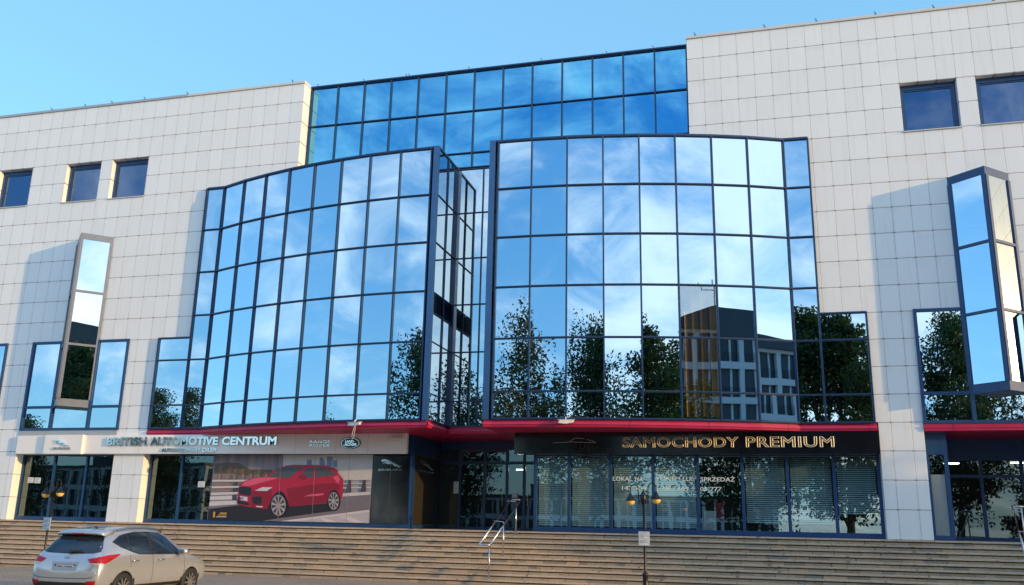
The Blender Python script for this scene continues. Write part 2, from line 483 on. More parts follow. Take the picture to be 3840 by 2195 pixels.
# ------------------------------------------------------------------ office building
B = empty("office_building", (CX, 0, 0), 0, "white panelled office building with two bulging blue mirror glass bays over dark shopfronts", "building")
ZT = ZR(0)
def wall(xs, zs, holes, name, mat, depth=.45, thick=.6, ends=()):
    """front sheet at Y=0 with rectangular holes and their reveals"""
    mb = MB()
    def inside(x, z):
        for (a, b, c, d) in holes:
            if a < x < b and c < z < d: return True
        return False
    X = sorted(set(xs + [h[0] for h in holes] + [h[1] for h in holes])); X = [x for x in X if xs[0] <= x <= xs[-1]]
    Z = sorted(set(zs + [h[2] for h in holes] + [h[3] for h in holes])); Z = [z for z in Z if zs[0] <= z <= zs[-1]]
    for i in range(len(X)-1):
        for j in range(len(Z)-1):
            if inside((X[i]+X[i+1])/2, (Z[j]+Z[j+1])/2): continue
            mb.quad((X[i],0,Z[j]),(X[i+1],0,Z[j]),(X[i+1],0,Z[j+1]),(X[i],0,Z[j+1]))
    for (a, b, c, d) in holes:
        if d - c > 12: continue
        for x in (a, b):
            if xs[0] < x < xs[-1]: mb.quad((x,0,c),(x,depth,c),(x,depth,d),(x,0,d))
        if c > .01: mb.quad((a,0,c),(b,0,c),(b,depth,c),(a,depth,c))
        mb.quad((a,0,d),(b,0,d),(b,depth,d),(a,depth,d))
    for x in ends: mb.quad((x,0,ZR(5)-.5),(x,.62,ZR(5)-.5),(x,.62,zs[-1]),(x,0,zs[-1]))
    mb.quad((xs[0],0,zs[-1]),(xs[-1],0,zs[-1]),(xs[-1],thick,zs[-1]),(xs[0],thick,zs[-1]))
    return mb.build(name, mat, B, recalc=False)
WZ0, WZ1 = 13.455, 15.265
R12, R15, R16, R5 = ZR(12), ZR(15), ZR(16), ZR(5)
holesL = [(0, 1.785, WZ0, WZ1), (3.61, 5.40, WZ0, WZ1), (5.985, 7.79, WZ0, WZ1),
          (3.32, 8.03, R16, R12), (-2.72, 2.02, R16, R12), (9.43, 10.93, R16, R12), (10.93, 15.5, R16, R5),
          (3.29, 7.98, 0, 2.60), (-2.7, 1.98, 0, 2.60), (9.36, 15.5, 0, R16)]
wL = wall([-14, 14.97], [0, ZT], holesL, "wall", MT['panelL'], ends=(14.97,))
holesR = [(mx(b), mx(a), c, d) for (a, b, c, d) in holesL if (a, c) != (-2.7, 0) and (a, c) != (3.29, 0)]
holesR = [h for h in holesR if not (h[2] == 0 and h[3] == 2.6)] + [(37.62, 43.1, 0, R16)]
holesR = [(max(h[0], 30.0), h[1], h[2], h[3]) for h in holesR]
wR = wall([30.69, 60], [0, ZT], holesR, "wall", MT['panelR'], ends=(30.69,))
def cap(x0, x1, m, w, z0=ZT-.03):
    c = MB(); c.box(x0, x1, -.05, .66, z0-.03, z0+.05); c.box(x0, x1, -.02, .6, z0+.05, z0+.09)
    return c.build("parapet_cap", m, w)
cap(-14, 9.4, MT['cap'], wL); cap(9.402, 14.99, MT['cap_w'], wL); cap(30.67, 60, MT['cap_w'], wR)
for i, x in enumerate([2.3, 4.1, 5.5, 7.2, 9.35, 14.4, 31.0, 33.5, 35.3, 37.3, 39.2, 41.1]):
    c = MB(); c.tube([(x, .02, ZT+.05), (x+.01, -.03, ZT+.12), (x-.04, -.05, ZT+.15)], .014, 6); c.box(x-.02, x+.05, -.02, .08, ZT+.045, ZT+.075)
    c.build("roof_clip", MT['black'], wL if x < 20 else wR)

# interior behind the glazing: back walls and floor slabs
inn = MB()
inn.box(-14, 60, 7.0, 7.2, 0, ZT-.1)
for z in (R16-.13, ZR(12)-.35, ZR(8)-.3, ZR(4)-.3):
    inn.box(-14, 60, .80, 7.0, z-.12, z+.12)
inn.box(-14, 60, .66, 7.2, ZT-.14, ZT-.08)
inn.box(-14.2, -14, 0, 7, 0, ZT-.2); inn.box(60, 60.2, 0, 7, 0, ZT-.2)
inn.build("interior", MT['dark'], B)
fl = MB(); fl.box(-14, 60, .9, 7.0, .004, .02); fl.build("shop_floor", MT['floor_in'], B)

def curtain(name, plan, rows, parent, mat_f, mat_g, w=.056, d=.10, ends=True, glab=None, skip=(), tilt=.0038, edge_w=None, seed=1, clear=()):
    """plan: list of (x, y) in order of increasing x seen from outside; rows: z levels from top down"""
    r = random.Random(seed)
    n = len(plan)
    P_ = [Vector((x, y, 0)) for x, y in plan]
    nrm = []
    for i in range(n-1):
        t = (P_[i+1]-P_[i]).normalized(); nrm.append(Vector((t.y, -t.x, 0)))
    fm = MB(); gm = MB(); gc = MB()
    for i in range(n):
        if not ends and i in (0, n-1): continue
        nn = (nrm[max(i-1, 0)] + nrm[min(i, n-2)]).normalized()
        tt = Vector((-nn.y, nn.x, 0))
        ww = edge_w if (edge_w and i in (0, n-1)) else w
        fm.bar(P_[i]+Vector((0,0,rows[-1]-.02)), P_[i]+Vector((0,0,rows[0]+.02)), ww, d, tt, nn)
        # slim cover strip proud of the mullion
        fm.bar(P_[i]+nn*(d/2+.008)+Vector((0,0,rows[-1])), P_[i]+nn*(d/2+.008)+Vector((0,0,rows[0])), ww*.4, .014, tt, nn)
    for i in range(n-1):
        t = (P_[i+1]-P_[i]).normalized()
        for j, z in enumerate(rows):
            hh = w*1.15 if j in (0, len(rows)-1) else w
            fm.bar(P_[i]+t*.02+Vector((0,0,z))-nrm[i]*.004, P_[i+1]-t*.02+Vector((0,0,z))-nrm[i]*.004, hh, d-.012, (0,0,1), nrm[i])
            fm.bar(P_[i]+t*.02+Vector((0,0,z))+nrm[i]*(d/2+.004), P_[i+1]-t*.02+Vector((0,0,z))+nrm[i]*(d/2+.004), hh*.4, .012, (0,0,1), nrm[i])
        for j in range(len(rows)-1):
            if (i, j) in skip: continue
            k = nrm[i]*(-.02)
            q = [P_[i]+k+Vector((0,0,rows[j+1])), P_[i+1]+k+Vector((0,0,rows[j+1])), P_[i+1]+k+Vector((0,0,rows[j])), P_[i]+k+Vector((0,0,rows[j]))]
            a, b = r.uniform(-tilt, tilt), r.uniform(-tilt, tilt)
            L = (P_[i+1]-P_[i]).length/2; hz = (rows[j]-rows[j+1])/2
            q = [q[0]+nrm[i]*(-a*L-b*hz), q[1]+nrm[i]*(a*L-b*hz), q[2]+nrm[i]*(a*L+b*hz), q[3]+nrm[i]*(-a*L+b*hz)]
            (gc if (i, j) in clear else gm).quad(*q)
    f = fm.build(name, mat_f, parent)
    gm.build("glazing", mat_g, f, recalc=False)
    if clear: gc.build("clear_pane", MT['gl_clear'], f, recalc=False)
    return f

# upper recessed glass wall
up = curtain("curtain_wall", [(15.03+1.2*i, .6) for i in range(14)], [ZT-.04, ZR(2), ZR(4), R5-.02], B, MT['frame'], MT['gl_hi'], seed=3)
c = MB(); c.box(15.0, 30.66, .5, .75, ZT-.03, ZT+.03)
for i, x in enumerate([15.3, 17.4, 19.3, 19.42, 22.0, 25.0, 27.6, 29.4]): c.tube([(x, .52, ZT), (x+.02, .5, ZT+.08), (x-.03, .48, ZT+.11)], .014, 6)
c.build("roof_rail", MT['frame'], up)

# the two bulging bays (mirror images)
OFF = [11.08, 9.85, 8.65, 7.43, 6.21, 4.98, 3.74, 2.49, 1.27]
def cy_(o): return -2.07 + (o-1.27)**2/50
main_rows = [R5, ZR(7), ZR(9), ZR(11), ZR(13), R15, R16]
def bay_plan(): return [(CX-11.90, -.08), (CX-OFF[0], -.1)] + [(CX-o, cy_(o)) for o in OFF[1:]]
def flip(plan): return [(mx(x), y) for x, y in reversed(plan)]
sp = [(21.85, -2.1), (21.85, -.98), (21.85, .12)]
side_rows = [R5, ZR(7), ZR(9), ZR(11.04), ZR(11.87), ZR(13), R15, R16]
for sgn in (0, 1):
    pl = bay_plan(); s2 = sp; lw = [(9.47, -.08), (10.93, -.08)]
    if sgn: pl = flip(pl); s2 = flip(sp); lw = flip(lw)
    bay = curtain("glass_bay", pl, main_rows, B, MT['frame'], MT['gl'], seed=11+sgn, clear=((5, 3), (5, 4), (5, 5)) if sgn else ())
    bay['label'] = "bulging bay of blue mirror glass left of the slot" if not sgn else "bulging bay of blue mirror glass right of the slot"
    lo = curtain("low_side_glazing", lw, [R12, ZR(13), R15, R16], B, MT['frame'], MT['gl'], seed=21+sgn)
    sd = curtain("bay_side_wall", s2, side_rows, B, MT['frame'], MT['gl_side'], w=.032, d=.03, skip=((0, 3), (1, 3)), seed=31+sgn)
    f = mx if sgn else (lambda x: x)
    # louvre band in the side wall
    lv = MB()
    x = f(21.85); o = .03 if not sgn else -.03
    for k in range(9):
        z = ZR(11.87) + .05 + k*.082
        lv.quad((x-o, -2.05, z), (x-o, .1, z), (x+o, .1, z-.06), (x+o, -2.05, z-.06))
    lv.quad((x-2*o, -2.05, ZR(11.87)), (x-2*o, .1, ZR(11.87)), (x-2*o, .1, ZR(11.04)), (x-2*o, -2.05, ZR(11.04)))
    lv.build("louvre", MT['frame'], sd)
    # blue metal corner cover
    cp = MB()
    xa, xb = (f(21.66), f(21.87)) if not sgn else (f(21.87), f(21.66))
    cp.box(xa, xb, -2.16, -2.04, R16-.03, R5+.05)
    cp.build("corner_post", MT['frame_l'], bay)
    # roof plate of the bay
    rp = MB(); pts = [(x, y, R5+.03) for x, y in pl] + [(f(21.85), -2.1, R5+.03), (f(21.85), .75, R5+.03), (f(10.93), .75, R5+.03)] if not sgn else \
        [(f(10.93), .75, R5+.03), (f(21.85), .75, R5+.03), (f(21.85), -2.1, R5+.03)] + [(x, y, R5+.03) for x, y in pl]
    rp.prism(pts, (0, 0, 1), .05)
    rp.build("bay_roof", MT['frame'], bay)
rec = curtain("slot_glazing", [(21.85, .12), (22.88, .12), (23.81, .12)], main_rows, B, MT['frame'], MT['gl_side'], w=.05, d=.04, seed=41, ends=False)
c = MB(); c.box(21.80, 21.93, -.02, .16, R16-.02, R5+.06); c.build("corner_mullion", MT['frame'], rec)
c = MB(); c.box(23.73, 23.86, -.02, .16, R16-.02, R5+.06); c.build("corner_mullion", MT['frame'], rec)
c = MB(); c.box(21.85, 23.81, .07, .75, R5+.05, R5+.09); c.build("ledge", MT['frame'], rec)

# red fascia and soffit under the bays
front = [(9.40, -.06)] + bay_plan()[1:] + [(21.86, -2.12), (21.86, .06)]
front = front + [(mx(x), y) for x, y in reversed(front)]
rd = MB()
def offs(i, d):
    x, y = front[i]
    return (x, y+d)
F = front
for i in range(len(F)-1):
    a, b = Vector((*F[i], 0)), Vector((*F[i+1], 0))
    t = (b-a).normalized(); n_ = Vector((t.y, -t.x, 0))
    def st(z0, o0, z1, o1):
        p = [a+n_*o0, b+n_*o0, b+n_*o1, a+n_*o1]
        rd.quad((p[0].x, p[0].y, z0), (p[1].x, p[1].y, z0), (p[2].x, p[2].y, z1), (p[3].x, p[3].y, z1))
    st(3.485, -.05, R16-.03, -.05); st(3.485, -.05, 3.48, .02); st(3.40, .035, 3.48, .02); st(3.40, .035, 3.395, .0); st(3.325, -.015, 3.395, .0)
for i in range(len(F)-1):
    (xa, ya), (xb, yb) = F[i], F[i+1]
    if abs(xb-xa) < .01: continue
    rd.quad((xa, ya+.01, 3.326), (xb, yb+.01, 3.326), (xb, 3.2, 3.326), (xa, 3.2, 3.326))
rd.build("red_soffit", MT['red'], B)
rr = MB()
rr.box(37.63, 60, -.03, .1, 3.485, R16-.04); rr.box(37.63, 60, -.07, .1, 3.40, 3.48); rr.box(37.63, 60, -.05, 3.2, 3.32, 3.395)
rr.build("red_soffit", MT['red'], B)
gs = MB(); gs.box(3.29, 8.0, -.035, 0.1, 3.32, R16-.04); gs.build("grey_fascia", MT['cap'], B)

# ribbon windows either side of the prow bays, and the prows themselves
def ribbon(x0, x1, b0, b1, seed, lab):
    fr = MB(); gm = MB()
    for x in (x0, b0, b1, x1): fr.box(x-.05, x+.05, -.07, .06, R16-.05, R12+.05)
    for z in (R12, R15, R16):
        for a, b in ((x0, b0), (b0, b1), (b1, x1)):
            fr.box(a+.05, b-.05, -.06, .05, z-.05, z+.05)
    for a, b in ((x0, b0), (b0, b1), (b1, x1)):
        for z0, z1 in ((R15, R12), (R16, R15)):
            gm.quad((a, .0, z0), (b, .0, z0), (b, .0, z1), (a, .0, z1))
    f = fr.build("ribbon_window", MT['wframe'], B); f['label'] = lab
    gm.build("glazing", MT['gl'], f, recalc=False)
ribbon(3.36, 7.99, 4.76, 6.55, 1, "tall blue framed window strip round the left prow bay")
ribbon(mx(7.99), mx(3.36), mx(6.55), mx(4.76), 2, "tall blue framed window strip round the right prow bay")
ribbon(-2.68, 1.98, -1.28, .5, 3, "edge of a window strip at the far left")
def prow(x0, x1, xm, ym, z0, z1, lab, mf, mats):
    A, Bp, Cp = Vector((x0, 0, 0)), Vector((xm, ym, 0)), Vector((x1, 0, 0))
    fr = MB()
    gms = []
    bz, tz = z0+.30, z1-.27
    levels = [tz] + [tz - (tz-bz)*k/3 for k in (1, 2, 3)]
    for a, b in ((A, Bp), (Bp, Cp)):
        t = (b-a).normalized(); n_ = Vector((t.y, -t.x, 0))
        def zed(p, z): return Vector((p.x, p.y, z))
        # head and sill boxes
        for lo_, hi_ in ((z0, bz), (tz, z1)):
            fr.prism([zed(a, lo_), zed(b, lo_), zed(b, hi_), zed(a, hi_)], -n_, .05)
        ae, be = a+t*.06, b-t*.06
        for p in (ae, be): fr.bar(zed(p, bz), zed(p, tz), .12, .07, t, n_)
        for z in levels[1:-1]: fr.bar(zed(a+t*.12, z), zed(b-t*.12, z), .09, .06, (0, 0, 1), n_)
        gm = MB()
        for j in range(3): gm.quad(zed(a, levels[j+1]), zed(b, levels[j+1]), zed(b, levels[j]), zed(a, levels[j]))
        for i in range(len(gm.v)): gm.v[i] = tuple(Vector(gm.v[i]) - n_*.012)
        gms.append(gm)
    for z in (z0, z1-.001): fr.poly([(x0, 0, z), (xm, ym, z), (x1, 0, z)])
    f = fr.build("prow_bay", mf, B); f['label'] = lab
    for gm, m in zip(gms, mats): gm.build("glazing", m, f, recalc=False)
    bk = MB()   # dark lining behind the panes
    bk.box(x0+.1, x1-.1, .03, .06, z0+.05, z1-.05); bk.build("lining", MT['dark'], f)
prow(4.76, 6.58, 5.67, -.88, 4.44, 11.68, "narrow glazed prow bay with grey metal caps", MT['frame_g'], (MT['gl'], MT['gl_bay']))
prow(39.05, 40.90, 39.99, -.88, 4.44, 11.68, "narrow glazed prow bay reflecting the low sun", MT['wframe'], (MT['gl'], MT['gl_bay']))

# punched windows high on the wings
def punched(x0, x1, lab):
    f = MB(); y = .22
    for a, b, c, d in ((x0, x1, WZ0, WZ0+.10), (x0, x1, WZ1-.17, WZ1), (x0, x0+.11, WZ0+.1, WZ1-.17), (x1-.11, x1, WZ0+.1, WZ1-.17)):
        f.box(a, b, y, y+.09, c, d)
    for a, b, c, d in ((x0+.11, x1-.11, WZ0+.1, WZ0+.15), (x0+.11, x1-.11, WZ1-.22, WZ1-.17), (x0+.11, x0+.16, WZ0+.15, WZ1-.22), (x1-.16, x1-.11, WZ0+.15, WZ1-.22)):
        f.box(a, b, y+.03, y+.08, c, d)
    w = f.build("window", MT['wframe'], B); w['label'] = lab
    g = MB(); g.quad((x0+.12, y+.06, WZ0+.12), (x1-.12, y+.06, WZ0+.12), (x1-.12, y+.06, WZ1-.19), (x0+.12, y+.06, WZ1-.19)); g.build("pane", MT['gl_dk'], w, recalc=False)
    s = MB(); s.box(x0-.02, x1+.02, -.05, y, WZ0-.02, WZ0+.012); s.build("sill", MT['cap_w'], w)
for a, b, l in ((0, 1.785, "square blue window cut by the left edge"), (3.61, 5.4, "square blue window, left of the pair"), (5.985, 7.79, "square blue window, right of the pair"),
             (37.87, 39.67, "large square blue window in the right wing"), (40.28, 42.08, "blue window at the right edge")): punched(a, b, l)

# ------------------------------------------------------------------ shopfronts
GYB = .45
def shopfront(name, xs, z0, z1, y, lab, bottom=.16, w=.085, mg='gl_shop', skip=()):
    f = MB(); g = MB()
    for x in xs: f.box(x-w/2, x+w/2, y-.06, y+.06, z0, z1)
    for i in range(len(xs)-1):
        f.box(xs[i]+w/2, xs[i+1]-w/2, y-.055, y+.055, z0, z0+bottom)
        f.box(xs[i]+w/2, xs[i+1]-w/2, y-.05, y+.05, z1-.06, z1)
        if i not in skip: g.quad((xs[i], y, z0+bottom-.01), (xs[i+1], y, z0+bottom-.01), (xs[i+1], y, z1-.03), (xs[i], y, z1-.03))
    o = f.build(name, MT['wframe'], B); o['label'] = lab
    g.build("glazing", MT[mg], o, recalc=False)
    return o
shopfront("shop_window", [3.34, 4.87, 6.42, 7.94], 0, 2.62, GYB, "dark shop window left of the wide pillar", mg='gl_shop_dk')
shopfront("shop_window", [-2.6, -1, .45, 1.9], 0, 2.62, GYB, "shop window at the far left")
shopfront("shop_window", [9.41, 10.82, 12.25, 13.7, 15.3, 17.0, 18.87, 20.37], 0, 2.64, GYB, "shop window behind the car poster", mg='gl_shop_dk')
RX = [25.02, 26.21, 27.66, 29.10, 30.58, 32.03, 33.46, 34.90, 36.25]
sR = shopfront("shop_window", RX, 0, 2.62, GYB, "long shop window with blinds", bottom=.17, w=.10)
for i in (0, 1, 2, 3, 5, 6, 7):
    b = MB(); z = 2.5; low = .2 if i < 4 else (.75 if i == 7 else .45)
    ang = (.040 if i < 4 else .026)
    while z > low:
        b.quad((RX[i]+.09, .56-.004, z-ang), (RX[i+1]-.09, .56-.004, z-ang), (RX[i+1]-.09, .590, z+.016), (RX[i]+.09, .590, z+.016)); z -= .066
    for xx in (RX[i]+.3, RX[i+1]-.3): b.box(xx-.006, xx+.006, .552, .556, low, 2.5)
    b.build("blind", MT['blind'], sR, recalc=False)
# header behind the signs and side posts
hd = MB(); hd.box(9.36, 20.42, .40, .52, 2.62, 3.33); hd.box(24.98, 36.27, .40, .52, 2.60, 3.33); hd.box(3.29, 7.98, .40, .5, 2.6, 2.66)
hd.build("header", MT['wframe'], B)
# recessed entrance between the shops
en = MB()
XS = 20.42
for y in (.5, 3.12): en.box(XS-.05, XS+.05, y-.05, y+.05, 0, 3.32)
en.box(XS-.045, XS+.045, .55, 3.07, 0, .14); en.box(XS-.045, XS+.045, .55, 3.07, 2.62, 3.32)
YB = 3.12
ex = [20.5, 21.35, 22.36, 23.25, 23.93, 24.95]
for x in ex[1:]: en.box(x-.05, x+.05, YB-.05, YB+.05, 0, 3.32)
for i in range(len(ex)-1):
    en.box(ex[i]+.05, ex[i+1]-.05, YB-.045, YB+.045, 0, .1); en.box(ex[i]+.05, ex[i+1]-.05, YB-.045, YB+.045, 2.45, 2.56); 
    en.box(ex[i]+.05, ex[i+1]-.05, YB-.04, YB+.04, 3.0, 3.32)
en.box(24.93, 25.02, .5, 3.07, 0, 3.32)
E = en.build("entrance", MT['frame'], B); E['label'] = "deep dark entrance under the slot"
eg = MB()
for i in range(len(ex)-1): eg.quad((ex[i], YB, .05), (ex[i+1], YB, .05), (ex[i+1], YB, 3.1), (ex[i], YB, 3.1))
eg.build("glazing", MT['gl_ent'], E, recalc=False)
for x in (23.1, 24.1):
    h = MB(); h.tube([(x, YB-.1, .9), (x, YB-.1, 1.35)], .015, 8); h.build("handle", MT['steel'], E)
sw = MB(); sw.quad((XS, .55, .14), (XS, 3.07, .14), (XS, 3.07, 2.62), (XS, .55, 2.62)); sw.build("side_panel", MT['black_sign'], E)
# far right lobby
lb = MB()
for x in (37.70, 38.25): lb.box(x-.06, x+.06, .4, .52, 0, 3.32)
lb.box(37.76, 38.19, .4, .5, 0, .15); lb.box(37.76, 38.19, .4, .5, 2.62, 3.32)
for x in (39.75, 41.0, 42.6): lb.box(x-.05, x+.05, 2.95, 3.05, 0, 3.32)
for a, b in ((38.35, 39.7), (39.8, 40.95), (41.05, 42.55)):
    lb.box(a, b, 2.96, 3.04, 0, .12); lb.box(a, b, 2.96, 3.04, 2.05, 2.15); lb.box(a, b, 2.96, 3.04, 2.62, 3.32)
lb.box(38.2, 43.12, 2.94, 3.06, 3.30, 3.318); lb.box(38.19, 38.31, .46, 3.0, 3.2, 3.32); lb.box(43.0, 43.12, .4, 3.0, 0, 3.32)
L_ = lb.build("entrance", MT['wframe'], B); L_['label'] = "blue framed entrance right of the pillar"
lg = MB(); lg.quad((37.7, .46, .1), (38.25, .46, .1), (38.25, .46, 2.65), (37.7, .46, 2.65)); lg.quad((38.25, .5, .1), (38.25, 3, .1), (38.25, 3, 2.7), (38.25, .5, 2.7)); lg.quad((38.3, 3, .1), (42.6, 3, .1), (42.6, 3, 2.65), (38.3, 3, 2.65))
lg.build("glazing", MT['gl_ent'], L_, recalc=False)
ff = MB(); ff.box(37.77, 38.18, .44, .452, .16, 2.0); ff.build("frosted_film", MT['frost'], L_)
